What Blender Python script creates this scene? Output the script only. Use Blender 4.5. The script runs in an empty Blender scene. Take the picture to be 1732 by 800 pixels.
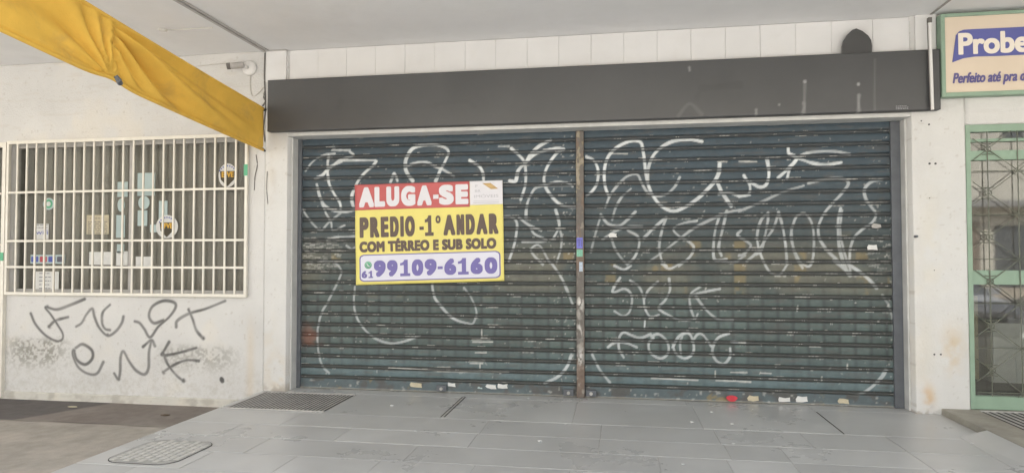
import bpy, bmesh, math, random
import numpy as np
from mathutils import Vector, Matrix

# ------------------------------------------------------------------ camera, sky, sun, exposure
scene = bpy.context.scene
C = scene.collection
FPX, YAW, PITCH, ROLL, EYE = 1103.2, -0.160047, 0.0273954, -0.000797, 1.55
_f = np.array([math.sin(YAW)*math.cos(PITCH), math.cos(YAW)*math.cos(PITCH), math.sin(PITCH)])
_r = np.array([math.cos(YAW), -math.sin(YAW), 0.0]); _u = np.cross(_r, _f)
_c, _s = math.cos(ROLL), math.sin(ROLL)
_r, _u = _c*_r+_s*_u, -_s*_r+_c*_u
cam = bpy.data.cameras.new('camera'); cam_o = bpy.data.objects.new('camera', cam); C.objects.link(cam_o)
cam_o.matrix_world = Matrix(((_r[0], _u[0], -_f[0], 0), (_r[1], _u[1], -_f[1], 0), (_r[2], _u[2], -_f[2], EYE), (0, 0, 0, 1)))
cam.sensor_fit = 'HORIZONTAL'; cam.sensor_width = 36.0; cam.lens = FPX/1732*36; cam.clip_end = 2000; cam.clip_start = .05
scene.camera = cam_o

SUN_EL, SUN_AZ = math.radians(58), math.radians(20)      # sun stands behind the shops, azimuth from +Y towards +X
w = bpy.data.worlds.new('World'); scene.world = w; w.use_nodes = True
nt = w.node_tree; bg = nt.nodes['Background']
sky = nt.nodes.new('ShaderNodeTexSky'); sky.sky_type = 'NISHITA'; sky.sun_disc = False
sky.sun_elevation = SUN_EL; sky.sun_rotation = SUN_AZ; sky.dust_density = 2.5; sky.air_density = 1.0; sky.ozone_density = .6
hs = nt.nodes.new('ShaderNodeHueSaturation'); hs.inputs['Saturation'].default_value = .28
nt.links.new(sky.outputs[0], hs.inputs['Color']); nt.links.new(hs.outputs[0], bg.inputs['Color'])
bg.inputs['Strength'].default_value = .13
sl = bpy.data.lights.new('sun', 'SUN'); sl.energy = 4.0; sl.angle = math.radians(.5); sl.color = (1, .975, .94)
so = bpy.data.objects.new('sun', sl); C.objects.link(so)
_d = Vector((-math.sin(SUN_AZ)*math.cos(SUN_EL), -math.cos(SUN_AZ)*math.cos(SUN_EL), -math.sin(SUN_EL)))
so.rotation_euler = _d.to_track_quat('-Z', 'Y').to_euler(); so.location = (6, 20, 30)
vs = scene.view_settings
vs.view_transform = 'Standard'; vs.look = 'None'; vs.gamma = 1; vs.use_curve_mapping = False
vs.exposure = 2.15

random.seed(7); rng = np.random.default_rng(11)

# ------------------------------------------------------------------ measuring: a photo pixel read off on a known vertical plane / the floor
def P(px, py, Y):
    d = _r*(px-866)/FPX + _u*(400-py)/FPX + _f
    t = Y/d[1]; return (d[0]*t, EYE+d[2]*t)
def G(px, py, z=0.0):
    d = _r*(px-866)/FPX + _u*(400-py)/FPX + _f
    t = (z-EYE)/d[2]; return (d[0]*t, d[1]*t)

WALL = 6.94      # face of the walls and pillars
SHUT = 7.17      # face of the shutters
ZC = 3.90        # underside of the canopy
ZP = -0.20       # side pavement level

# ------------------------------------------------------------------ object helpers
def tag(o, label, cat, group=None, kind=None):
    o['label'] = label; o['category'] = cat
    if group: o['group'] = group
    if kind: o['kind'] = kind
    return o
def thing(name, label, cat, loc=(0, 0, 0), group=None):
    o = bpy.data.objects.new(name, None); C.objects.link(o); o.location = loc; o.empty_display_size = .1
    return tag(o, label, cat, group)
def link(o, parent=None):
    C.objects.link(o)
    if parent is not None:
        o.parent = parent
        if parent.parent is None: o.matrix_parent_inverse = Matrix.Translation(-Vector(parent.location))   # deeper parents sit at the origin already
    return o
def obj(name, bm, m, parent=None, smooth=False):
    me = bpy.data.meshes.new(name); bmesh.ops.recalc_face_normals(bm, faces=bm.faces); bm.to_mesh(me); bm.free()
    me.materials.append(m)
    if smooth: me.polygons.foreach_set('use_smooth', [True]*len(me.polygons))
    return link(bpy.data.objects.new(name, me), parent)
def struct(o): o['kind'] = 'structure'; return o
def bx(bm, x0, x1, y0, y1, z0, z1, bev=0.0):
    b = bmesh.new()
    vv = [b.verts.new((x, y, z)) for x in (x0, x1) for y in (y0, y1) for z in (z0, z1)]
    for f in ((0, 1, 3, 2), (4, 6, 7, 5), (0, 4, 5, 1), (2, 3, 7, 6), (0, 2, 6, 4), (1, 5, 7, 3)): b.faces.new([vv[i] for i in f])
    if bev: bmesh.ops.bevel(b, geom=list(b.edges), offset=bev, segments=2, profile=.6, affect='EDGES')
    merge(bm, b)
def merge(bm, b):
    me = bpy.data.meshes.new('t'); b.to_mesh(me); b.free(); bm.from_mesh(me); bpy.data.meshes.remove(me)
def box(name, m, parent, *a, bev=0.004):
    bm = bmesh.new(); bx(bm, *a, bev=bev); return obj(name, bm, m, parent)
def tube(bm, pts, r, n=8, closed=False):
    pts = [Vector(p) for p in pts]; rings = []
    for i, p in enumerate(pts):
        a = pts[i-1] if i else (pts[-1] if closed else p); b = pts[i+1] if i < len(pts)-1 else (pts[0] if closed else p)
        t = (b-a).normalized(); s = t.cross(Vector((0, 0, 1)))
        if s.length < .05: s = t.cross(Vector((0, 1, 0)))
        s.normalize(); q = s.cross(t)
        rr = r[i] if isinstance(r, (list, tuple)) else r
        rings.append([bm.verts.new(p+s*(rr*math.cos(2*math.pi*k/n))+q*(rr*math.sin(2*math.pi*k/n))) for k in range(n)])
    m = len(rings)
    for i in range(m if closed else m-1):
        A, B = rings[i], rings[(i+1) % m]
        for k in range(n): bm.faces.new((A[k], A[(k+1) % n], B[(k+1) % n], B[k]))
    if not closed: bm.faces.new(rings[0]); bm.faces.new(rings[-1][::-1])
def prism(bm, outline, y0, y1):
    """outline in (x, z), between depths y0 (front) and y1"""
    a = [bm.verts.new((x, y0, z)) for x, z in outline]; b = [bm.verts.new((x, y1, z)) for x, z in outline]
    bm.faces.new(a); bm.faces.new(b[::-1]); n = len(a)
    for i in range(n): bm.faces.new((a[i], b[i], b[(i+1) % n], a[(i+1) % n]))
def slab(bm, outline, z0, z1):
    a = [bm.verts.new((x, y, z0)) for x, y in outline]; b = [bm.verts.new((x, y, z1)) for x, y in outline]
    bm.faces.new(a[::-1]); bm.faces.new(b); n = len(a)
    for i in range(n): bm.faces.new((a[i], a[(i+1) % n], b[(i+1) % n], b[i]))
def disc_pts(cx, cz, r, n=24, sx=1.0): return [(cx+r*sx*math.cos(2*math.pi*k/n), cz+r*math.sin(2*math.pi*k/n)) for k in range(n)]
def rrect(x0, x1, z0, z1, r, n=6):
    o = []
    for cx, cz, a in ((x1-r, z1-r, 0), (x0+r, z1-r, 90), (x0+r, z0+r, 180), (x1-r, z0+r, 270)):
        o += [(cx+r*math.cos(math.radians(a+90*k/n)), cz+r*math.sin(math.radians(a+90*k/n))) for k in range(n+1)]
    return o

# ------------------------------------------------------------------ materials
def mat(name, col, rough=.6, spec=.5, metal=0.0, noise=.0, nscale=6.0, bump=0.0, bscale=60.0, attr=False, rvar=0.0, stretch=None, stain=0.0, sscale=1.2, scol=(.2, .18, .15), slo=.52, shi=.74, sdet=9, speck=.7):
    m = bpy.data.materials.new(name); m.use_nodes = True; t = m.node_tree; p = t.nodes['Principled BSDF']
    p.inputs['Roughness'].default_value = rough; p.inputs['Specular IOR Level'].default_value = spec; p.inputs['Metallic'].default_value = metal
    tc = t.nodes.new('ShaderNodeTexCoord'); co = tc.outputs['Object']
    if stretch:
        mp = t.nodes.new('ShaderNodeMapping'); mp.inputs['Scale'].default_value = stretch; t.links.new(co, mp.inputs[0]); co = mp.outputs[0]
    if attr:
        a = t.nodes.new('ShaderNodeAttribute'); a.attribute_name = 'Col'; src = a.outputs['Color']
    else:
        a = t.nodes.new('ShaderNodeRGB'); a.outputs[0].default_value = (*col, 1); src = a.outputs[0]
    if noise:
        n = t.nodes.new('ShaderNodeTexNoise'); n.inputs['Scale'].default_value = nscale; n.inputs['Detail'].default_value = 7; n.inputs['Roughness'].default_value = .62
        t.links.new(co, n.inputs['Vector'])
        mr = t.nodes.new('ShaderNodeMapRange'); mr.inputs[1].default_value = .25; mr.inputs[2].default_value = .75
        mr.inputs[3].default_value = 1-noise; mr.inputs[4].default_value = 1+noise; t.links.new(n.outputs[0], mr.inputs[0])
        mx = t.nodes.new('ShaderNodeVectorMath'); mx.operation = 'SCALE'; t.links.new(src, mx.inputs[0]); t.links.new(mr.outputs[0], mx.inputs['Scale']); src = mx.outputs[0]
        if rvar:
            m2 = t.nodes.new('ShaderNodeMapRange'); m2.inputs[1].default_value = .3; m2.inputs[2].default_value = .7
            m2.inputs[3].default_value = rough-rvar; m2.inputs[4].default_value = rough+rvar; t.links.new(n.outputs[0], m2.inputs[0]); t.links.new(m2.outputs[0], p.inputs['Roughness'])
    for k, (sc_, lo, hi) in enumerate(((sscale, slo, shi), (sscale*26, .66, .74))):            # broad stains and small specks of dirt
        if not stain: break
        n = t.nodes.new('ShaderNodeTexNoise'); n.inputs['Scale'].default_value = sc_; n.inputs['Detail'].default_value = sdet; n.inputs['Roughness'].default_value = .6; n.inputs['Distortion'].default_value = .4; t.links.new(co, n.inputs['Vector'])
        m3 = t.nodes.new('ShaderNodeMapRange'); m3.inputs[1].default_value = lo; m3.inputs[2].default_value = hi; m3.inputs[4].default_value = stain*(1 if k == 0 else speck); t.links.new(n.outputs[0], m3.inputs[0])
        mi = t.nodes.new('ShaderNodeMix'); mi.data_type = 'RGBA'; mi.inputs[7].default_value = (*scol, 1); t.links.new(m3.outputs[0], mi.inputs[0]); t.links.new(src, mi.inputs[6]); src = mi.outputs[2]
    t.links.new(src, p.inputs['Base Color'])
    if bump:
        n = t.nodes.new('ShaderNodeTexNoise'); n.inputs['Scale'].default_value = bscale; n.inputs['Detail'].default_value = 5; t.links.new(co, n.inputs['Vector'])
        b = t.nodes.new('ShaderNodeBump'); b.inputs['Strength'].default_value = bump; b.inputs['Distance'].default_value = .01
        t.links.new(n.outputs[0], b.inputs['Height']); t.links.new(b.outputs[0], p.inputs['Normal'])
    return m
def glass_mat(name, tint=(.9, .92, .9), boost=1.6, veil=.05):
    m = bpy.data.materials.new(name); m.use_nodes = True; t = m.node_tree; t.nodes.remove(t.nodes['Principled BSDF'])
    out = [n for n in t.nodes if n.type == 'OUTPUT_MATERIAL'][0]
    tr = t.nodes.new('ShaderNodeBsdfTransparent'); tr.inputs[0].default_value = (*tint, 1)
    gl = t.nodes.new('ShaderNodeBsdfGlossy'); gl.inputs['Roughness'].default_value = .03; gl.inputs['Color'].default_value = (1, 1, 1, 1)
    fr = t.nodes.new('ShaderNodeFresnel'); fr.inputs['IOR'].default_value = 1.5
    ge = t.nodes.new('ShaderNodeNewGeometry'); ir = t.nodes.new('ShaderNodeMapRange'); ir.inputs[3].default_value = 1.5; ir.inputs[4].default_value = 1/1.5
    t.links.new(ge.outputs['Backfacing'], ir.inputs[0]); t.links.new(ir.outputs[0], fr.inputs['IOR'])      # same reflectance seen from either side of the pane
    mu = t.nodes.new('ShaderNodeMath'); mu.operation = 'MULTIPLY'; mu.inputs[1].default_value = boost; mu.use_clamp = True; t.links.new(fr.outputs[0], mu.inputs[0])
    mx = t.nodes.new('ShaderNodeMixShader'); t.links.new(mu.outputs[0], mx.inputs[0]); t.links.new(tr.outputs[0], mx.inputs[1]); t.links.new(gl.outputs[0], mx.inputs[2])
    df = t.nodes.new('ShaderNodeBsdfDiffuse'); df.inputs[0].default_value = (.52, .49, .45, 1)
    tc = t.nodes.new('ShaderNodeTexCoord'); n = t.nodes.new('ShaderNodeTexNoise'); n.inputs['Scale'].default_value = 2.5; n.inputs['Detail'].default_value = 6; t.links.new(tc.outputs['Object'], n.inputs['Vector'])
    mr = t.nodes.new('ShaderNodeMapRange'); mr.inputs[1].default_value = .3; mr.inputs[2].default_value = .7; mr.inputs[3].default_value = veil*.7; mr.inputs[4].default_value = veil*1.3; t.links.new(n.outputs[0], mr.inputs[0])
    m2 = t.nodes.new('ShaderNodeMixShader'); t.links.new(mr.outputs[0], m2.inputs[0]); t.links.new(mx.outputs[0], m2.inputs[1]); t.links.new(df.outputs[0], m2.inputs[2])     # pale film on the pane, lifts the darks in place of lens haze
    t.links.new(m2.outputs[0], out.inputs[0]); return m
M = dict(
    wall=mat('painted_plaster', (1, 1, 1), .75, .3, noise=.06, nscale=2.2, bump=.5, bscale=55, attr=True),
    tile_wall=mat('white_wall_panel', (.73, .725, .715), .5, .4, noise=.05, nscale=1.3, bump=.06, bscale=8, stain=.14, sscale=2.2, scol=(.45, .41, .35)),
    canopy=mat('canopy_paint', (.84, .835, .83), .8, .25, noise=.06, nscale=.9, bump=.15, bscale=20, stain=.16, sscale=.9, scol=(.42, .38, .33)),
    trim=mat('canopy_trim', (.48, .46, .44), .7, .3, noise=.15, nscale=5),
    crack=mat('canopy_joint', (.40, .38, .36), .9, .2, noise=.3, nscale=9),
    white_metal=mat('white_enamel', (.76, .73, .65), .5, .45, noise=.08, nscale=7),
    frame_white=mat('shutter_frame_paint', (.62, .62, .60), .6, .4, noise=.14, nscale=5),
    shutter=mat('shutter_paint', (1, 1, 1), .52, .4, noise=.16, nscale=14, attr=True, bump=.08, bscale=50),
    rail=mat('rail_metal', (.115, .125, .14), .5, .5, noise=.2, nscale=6),
    post=mat('weathered_post', (1, 1, 1), .7, .3, noise=.2, nscale=22, attr=True, bump=.2, bscale=40),
    sign=mat('black_sign_panel', (1, 1, 1), .36, .55, noise=.10, nscale=1.5, attr=True, rvar=.05),
    dark=mat('dark_metal', (.05, .05, .052), .55, .5, noise=.2, nscale=10),
    shadow_gap=mat('drain_shade', (.06, .056, .052), .9, .2),
    grate=mat('grate_steel', (.46, .445, .42), .6, .4, noise=.25, nscale=9),
    tile=mat('floor_tile', (1, 1, 1), .30, .5, noise=.08, nscale=1.1, attr=True, rvar=.06, bump=.012, bscale=30, stain=.32, sscale=1.3, scol=(.25, .235, .21), slo=.38, shi=.95, sdet=2.5, speck=0),
    grout=mat('grout', (.50, .49, .47), .85, .2, noise=.3, nscale=3),
    pavement=mat('side_pavement', (1, 1, 1), .9, .2, noise=.12, nscale=9, attr=True, bump=.35, bscale=50),
    concrete=mat('concrete', (.36, .34, .29), .85, .2, noise=.22, nscale=5, bump=.3, bscale=40),
    street=mat('asphalt', (.12, .115, .11), .9, .2, noise=.2, nscale=2, bump=.4, bscale=80),
    ground=mat('ground', (.30, .26, .21), .95, .1, noise=.2, nscale=.4),
    front=mat('front_paving', (.52, .51, .49), .8, .3, noise=.15, nscale=2),
    green=mat('green_paint', (.27, .38, .285), .5, .45, noise=.10, nscale=5),
    iron=mat('grille_iron', (.15, .16, .125), .6, .4, noise=.3, nscale=20),
    glass=glass_mat('window_glass', boost=.35, veil=.06),
    glass_door=glass_mat('door_glass', boost=1.9, veil=.045),
    room=mat('room_wall', (.34, .31, .28), .8, .2, noise=.15, nscale=2),
    room_cloth=mat('added_curtain_cloth', (1, 1, 1), .9, .1, attr=True, noise=.06, nscale=4),
    room_dark=mat('room_floor', (.16, .15, .14), .7, .3, noise=.15, nscale=2),
    cover=mat('cover_plate', (.40, .395, .37), .55, .4, noise=.15, nscale=8), tread=mat('cover_tread', (.60, .585, .545), .5, .4, noise=.15, nscale=12),
    cloth=mat('yellow_canvas', (.80, .50, .09), .8, .25, noise=.10, nscale=3, bump=.2, bscale=110, stain=.6, sscale=2.6, scol=(.40, .26, .11)),
    cream=mat('sign_cream', (.72, .61, .48), .5, .4, noise=.04, nscale=2),
    blue=mat('sign_blue', (.115, .125, .36), .5, .4), navy=mat('sign_navy', (.13, .115, .28), .5, .4),
    letter_cream=mat('letter_cream', (.85, .78, .68), .5, .4),
    red=mat('banner_red', (.54, .125, .125), .5, .35, noise=.06, nscale=5), yellow=mat('banner_yellow', (.78, .69, .20), .42, .35, noise=.05, nscale=5),  # banner paints paled, putting a hazy veil into the colours
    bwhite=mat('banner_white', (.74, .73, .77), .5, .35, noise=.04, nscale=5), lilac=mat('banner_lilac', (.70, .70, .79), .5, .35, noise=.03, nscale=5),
    bink=mat('banner_black', (.13, .095, .08), .5, .35), purple=mat('banner_purple', (.18, .155, .40), .5, .35), gold=mat('banner_gold', (.62, .43, .2), .5, .35),  # black and purple lifted too, haze mixed into the print colour
    greyink=mat('grey_ink', (.50, .50, .53), .5, .35), wgreen=mat('phone_green', (.16, .5, .3), .5, .35),
    paper=mat('paper', (.70, .70, .68), .7, .3, noise=.08, nscale=20), paper_beige=mat('beige_paper', (.56, .50, .36), .7, .3, noise=.12, nscale=20),
    paper_blue=mat('pale_blue_sheet', (.46, .56, .56), .6, .3, noise=.06, nscale=6),
    ink=mat('printed_ink', (.12, .12, .15), .6, .3), inkblue=mat('blue_ink', (.10, .13, .42), .6, .3), inkred=mat('red_ink', (.5, .10, .12), .6, .3),
    tag_green=mat('green_tape', (.12, .42, .24), .5, .4), shield=mat('sticker_black', (.06, .05, .03), .5, .4), amber=mat('sticker_amber', (.72, .42, .05), .5, .4),
    cable=mat('cable', (.16, .15, .14), .6, .3), cable_white=mat('pale_cable', (.55, .53, .49), .6, .3), plastic=mat('white_plastic', (.74, .73, .71), .4, .5), lens=mat('camera_lens', (.02, .02, .022), .15, .6),
    redrag=mat('red_plastic', (.60, .05, .07), .5, .4, noise=.15, nscale=20),
    bluest=mat('blue_sticker', (.19, .2, .62), .6, .3, noise=.1, nscale=20), greenst=mat('green_sticker', (.22, .48, .35), .6, .3, noise=.3, nscale=40), palest=mat('pale_sticker', (.46, .53, .62), .6, .3, noise=.2, nscale=40),
    facade=mat('cream_facade', (.55, .52, .45), .8, .2, noise=.06, nscale=.6), far_glass=mat('far_glass', (.08, .09, .1), .15, .6),
    carpaint=mat('silver_paint', (.45, .46, .48), .25, .6, metal=.4), tyre=mat('tyre', (.03, .03, .03), .8, .3), rim=mat('rim', (.5, .5, .5), .35, .5, metal=.7), lampglass=mat('headlight_glass', (.8, .8, .82), .1, .7),
    shopfront=mat('shopfront_brown', (.20, .16, .13), .7, .3, noise=.3, nscale=1.5), front_grey=mat('shopfront_grey', (.27, .265, .26), .6, .3, noise=.2, nscale=1),
    carwhite=mat('white_car_paint', (.7, .7, .7), .25, .6), cardark=mat('dark_car_paint', (.04, .045, .05), .25, .6), carorange=mat('orange_car_paint', (.5, .17, .05), .3, .6),
    leaf=mat('leaf', (.05, .085, .03), .6, .3, noise=.3, nscale=3), bark=mat('bark', (.12, .09, .06), .9, .2, noise=.3, nscale=8),
)

# ------------------------------------------------------------------ numpy noise and painted relief sheets
def vnoise(X, Y, seed=0):
    r = np.random.default_rng(seed).random((257, 257))
    xi = np.floor(X).astype(int); yi = np.floor(Y).astype(int); fx = X-xi; fy = Y-yi
    fx = fx*fx*(3-2*fx); fy = fy*fy*(3-2*fy)
    a = r[xi % 257, yi % 257]; b = r[(xi+1) % 257, yi % 257]; c = r[xi % 257, (yi+1) % 257]; d = r[(xi+1) % 257, (yi+1) % 257]
    return a*(1-fx)*(1-fy)+b*fx*(1-fy)+c*(1-fx)*fy+d*fx*fy
def fbm(X, Y, s=1.0, seed=0, o=4):
    v = 0; a = .5; t = 0
    for k in range(o): v = v+a*vnoise(X*s*2**k, Y*s*2**k, seed+k*13); t += a; a *= .55
    return v/t
def sm(a, b, x): t = np.clip((x-a)/(b-a), 0, 1); return t*t*(3-2*t)
def mixc(c, d, k): return c*(1-k[..., None])+np.array(d)*k[..., None]
def catmull(p, step=.008):
    p = np.array(p, float)
    if len(p) < 3:
        n = max(2, int(np.hypot(*(p[1]-p[0]))/step)); t = np.linspace(0, 1, n)[:, None]; return p[0]*(1-t)+p[1]*t
    q = np.vstack([2*p[0]-p[1], p, 2*p[-1]-p[-2]]); out = []
    for i in range(1, len(q)-2):
        a, b, c, d = q[i-1:i+3]; n = max(2, int(np.hypot(*(c-b))/step)); t = np.linspace(0, 1, n, endpoint=False)[:, None]
        out.append(.5*((2*b)+(c-a)*t+(2*a-5*b+4*c-d)*t*t+(3*b-a-3*c+d)*t**3))
    out.append(p[-1:]); return np.vstack(out)
def spray(mask, xs, zs, pts, hw, op=1.0, soft=.012, seed=0, var=.25):
    s = catmull(pts); n = len(s); r = np.random.default_rng(seed)
    wv = np.interp(np.arange(n), np.linspace(0, n, 6), r.uniform(1-var, 1+var, 6)); ov = np.interp(np.arange(n), np.linspace(0, n, 7), r.uniform(.7, 1.0, 7))
    for (x, z), a, b in zip(s, wv, ov):
        h = hw*a; R = h+soft
        i0, i1 = np.searchsorted(xs, (x-R, x+R)); j0, j1 = np.searchsorted(zs, (z-R, z+R))
        if i1 <= i0 or j1 <= j0: continue
        d = np.hypot(xs[None, i0:i1]-x, zs[j0:j1, None]-z)
        v = op*b*(1-sm(h-soft*.5, h+soft, d)); sub = mask[j0:j1, i0:i1]; np.maximum(sub, v, out=sub)
def sheet(name, xs, zs, depth, col, m, parent=None, thick=.1, holes=(), smooth=False):
    """wall-like sheet on the x/z lattice: front relief depth[j,i] (y), albedo col[j,i,3], rim turned back by thick"""
    nx, nz = len(xs), len(zs)
    X, Z = np.meshgrid(xs, zs); co = np.stack([X, depth, Z], -1).reshape(-1, 3)
    idx = np.arange(nx*nz).reshape(nz, nx)
    cx = (xs[:-1]+xs[1:])/2; cz = (zs[:-1]+zs[1:])/2; keep = np.ones((nz-1, nx-1), bool)
    for x0, x1, z0, z1 in holes: keep &= ~(((cx > x0) & (cx < x1))[None, :] & ((cz > z0) & (cz < z1))[:, None])
    q = np.stack([idx[:-1, :-1], idx[:-1, 1:], idx[1:, 1:], idx[1:, :-1]], -1)[keep]
    e = np.concatenate([q[:, [k, (k+1) % 4]] for k in range(4)]); es = np.sort(e, 1)
    key = es[:, 0].astype(np.int64)*(nx*nz)+es[:, 1]; _, inv, cnt = np.unique(key, return_inverse=True, return_counts=True)
    be = e[cnt[inv] == 1]; bv = np.unique(be); mp = np.full(nx*nz, -1); mp[bv] = nx*nz+np.arange(len(bv))
    back = co[bv].copy(); back[:, 1] = co[:, 1].min()+thick; co = np.vstack([co, back])
    rim = np.stack([be[:, 1], be[:, 0], mp[be[:, 0]], mp[be[:, 1]]], -1); q = np.vstack([q, rim])
    cc = col.reshape(-1, 3); cc = np.vstack([cc, cc[bv]])
    me = bpy.data.meshes.new(name); me.vertices.add(len(co)); me.vertices.foreach_set('co', co.astype(np.float32).ravel())
    me.loops.add(q.size); me.loops.foreach_set('vertex_index', q.ravel().astype(np.int32))
    me.polygons.add(len(q)); me.polygons.foreach_set('loop_start', np.arange(0, q.size, 4, dtype=np.int32)); me.polygons.foreach_set('loop_total', np.full(len(q), 4, np.int32))
    me.update(calc_edges=True); me.validate()
    a = me.attributes.new('Col', 'FLOAT_COLOR', 'POINT'); a.data.foreach_set('color', np.hstack([np.clip(cc, 0.004, .9), np.ones((len(cc), 1))]).astype(np.float32).ravel())
    if smooth: me.polygons.foreach_set('use_smooth', np.ones(len(me.polygons), bool))
    me.materials.append(m); return link(bpy.data.objects.new(name, me), parent)
def axis(*segs):
    """segs: (start, end, step) joined end to end"""
    return np.unique(np.round(np.concatenate([np.linspace(a, b, max(2, int(round((b-a)/s))+1)) for a, b, s in segs]), 5))
def vcol(o, fn):
    me = o.data; a = me.attributes.new('Col', 'FLOAT_COLOR', 'POINT'); co = np.zeros(len(me.vertices)*3, np.float32); me.vertices.foreach_get('co', co); co = co.reshape(-1, 3)
    c = fn(co[:, 0], co[:, 1], co[:, 2]); a.data.foreach_set('color', np.hstack([c, np.ones((len(c), 1))]).astype(np.float32).ravel()); return o

# ------------------------------------------------------------------ lettering: flat meshes from the built-in font
def glyphs(text, bold=0.0, shear=0.0, spacing=1.0):
    cu = bpy.data.curves.new('txt', 'FONT'); cu.body = text; cu.size = 1; cu.offset = bold; cu.shear = shear; cu.fill_mode = 'FRONT'; cu.space_character = spacing; cu.resolution_u = 5
    o = bpy.data.objects.new('txt', cu); C.objects.link(o); dg = bpy.context.evaluated_depsgraph_get()
    me = bpy.data.meshes.new_from_object(o.evaluated_get(dg)); bpy.data.objects.remove(o); bpy.data.curves.remove(cu)
    v = np.array([tuple(p.co[:2]) for p in me.vertices]); f = [tuple(p.vertices) for p in me.polygons]; bpy.data.meshes.remove(me)
    lo, hi = v.min(0), v.max(0); return (v-lo)/(hi-lo), f
def lettering(name, text, place, m, parent, bold=0.0, shear=0.0, spacing=1.0, aspect=1.0):
    """place(u, v, d) with u, v in 0..1 over the text's box gives a point, d a hair of depth; bold thickens the strokes by that share of the height
    (copies of the outline shifted round a small ring); aspect = height over width of the box"""
    v, f = glyphs(text, 0, shear, spacing); K = 12 if bold else 1; V = []; F = []; hu, hv = bold*aspect, bold
    for k in range(K):
        a = 2*math.pi*k/K; cu, cv = (hu*max(-1, min(1, 1.25*math.cos(a))), hv*max(-1, min(1, 1.25*math.sin(a)))) if bold else (0, 0)
        F += [tuple(i+len(V) for i in p) for p in f]; V += [place(hu+(1-2*hu)*a_+cu, hv+(1-2*hv)*b_+cv, .00008*k) for a_, b_ in v]
    me = bpy.data.meshes.new(name); me.from_pydata(V, [], F); me.materials.append(m); return link(bpy.data.objects.new(name, me), parent)
def flat(x0, x1, z0, z1, y): return lambda u, v, d=0: (x0+(x1-x0)*u, y-d, z0+(z1-z0)*v)

# =================================================================== SETTING: ground, pavement, floor
bm = bmesh.new(); bx(bm, -400, 400, -400, 400, ZP-.30, ZP-.012); o = struct(obj('ground', bm, M['ground']))
tag(o, 'earth coloured open ground reaching to the horizon around the shops', 'ground')
bm = bmesh.new(); bx(bm, -60, 60, -15, -6, ZP-.01, ZP-.006); o = struct(obj('street', bm, M['street'])); tag(o, 'dark asphalt street running in front of the shops', 'street')
bm = bmesh.new(); bx(bm, -60, 60, -5.99, 1.0, ZP-.01, ZP-.004); o = struct(obj('forecourt', bm, M['front'])); tag(o, 'pale concrete parking apron between shops and street', 'apron')

# side pavement, brown worn concrete with a darker band along the wall
xs = axis((-14, -8.2, .2), (-8.2, -4.0, .025)); ys = axis((1.0, 3, .15), (3, 7.0, .025)); X, Y = np.meshgrid(xs, ys)
n1 = fbm(X, Y, 1.1, 3); n2 = fbm(X, Y, 6, 5)
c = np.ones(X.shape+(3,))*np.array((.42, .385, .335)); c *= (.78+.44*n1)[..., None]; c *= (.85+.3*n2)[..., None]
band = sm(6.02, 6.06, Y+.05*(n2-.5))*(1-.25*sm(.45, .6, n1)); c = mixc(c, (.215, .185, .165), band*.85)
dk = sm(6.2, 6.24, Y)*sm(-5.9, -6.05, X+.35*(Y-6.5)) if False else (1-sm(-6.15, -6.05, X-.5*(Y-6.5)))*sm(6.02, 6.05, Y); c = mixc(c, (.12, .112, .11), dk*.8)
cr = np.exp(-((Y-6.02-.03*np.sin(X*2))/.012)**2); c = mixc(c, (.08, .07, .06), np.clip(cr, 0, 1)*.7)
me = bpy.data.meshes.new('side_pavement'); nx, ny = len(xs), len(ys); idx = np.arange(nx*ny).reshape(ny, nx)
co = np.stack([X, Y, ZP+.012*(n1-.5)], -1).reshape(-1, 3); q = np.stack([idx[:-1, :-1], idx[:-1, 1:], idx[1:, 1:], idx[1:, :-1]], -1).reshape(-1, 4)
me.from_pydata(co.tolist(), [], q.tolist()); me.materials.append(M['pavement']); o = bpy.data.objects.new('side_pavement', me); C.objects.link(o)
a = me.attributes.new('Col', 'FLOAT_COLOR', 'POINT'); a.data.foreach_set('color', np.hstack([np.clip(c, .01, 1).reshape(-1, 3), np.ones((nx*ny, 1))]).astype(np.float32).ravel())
struct(o); tag(o, 'lower brown worn concrete pavement below the barred window', 'pavement')

# tiled platform in front of the shutters: grout bed and tiles
bm = bmesh.new(); bx(bm, -3.996, 3.08, 1.0, 7.34, ZP-.02, -.004); o = struct(obj('platform_bed', bm, M['grout'])); tag(o, 'pale grout bed under the grey floor tiles', 'floor bed')
rows = [7.32, 6.94, 6.045, 5.575, 5.17, 4.75, 4.33, 3.9, 3.47, 3.04, 2.6, 2.17, 1.74, 1.35, 1.0]
cuts = {0: [-2.9, -1.67, -.4, .7, 1.92], 1: [-2.86, -1.672, -.42, .75, 1.925], 2: [-3.05, -1.19, -.15, .83, 1.555, 2.245], 3: [-3.4, -2.35, -1.2, -.155, .85, 1.28, 2.245], 4: [-2.9, -1.6, .30, .806, 1.276, 2.24]}
bm = bmesh.new(); tcol = []
for i in range(len(rows)-1):
    yb, ya = rows[i], rows[i+1]; cx = cuts.get(i) or [x+random.uniform(-.02, .02)+(.35 if i % 2 else 0) for x in np.arange(-3.5, 2.6, .7)]
    ed = [-3.999]+sorted(cx)+[3.085]
    for a, b in zip(ed[:-1], ed[1:]):
        gr = .0035; gy = .0055 if i > 1 else .003; dz = random.uniform(-.0012, .0012)
        n0 = len(bm.verts); bx(bm, a+(gr if a > -3.9 else 0), b-(gr if b < 3 else 0), ya+gy, yb-gy, -.0038, dz, bev=.0015)
        tcol += [random.gauss(1, .035)]*(len(bm.verts)-n0)
o = struct(obj('tiled_floor', bm, M['tile'])); tcol = np.array(tcol)
vcol(o, lambda x, y, z: np.array((.555, .553, .535))[None]*tcol[:, None]); tag(o, 'grey glossy floor tiles with pale grout lines in front of the shutters', 'tiled floor')

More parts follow.
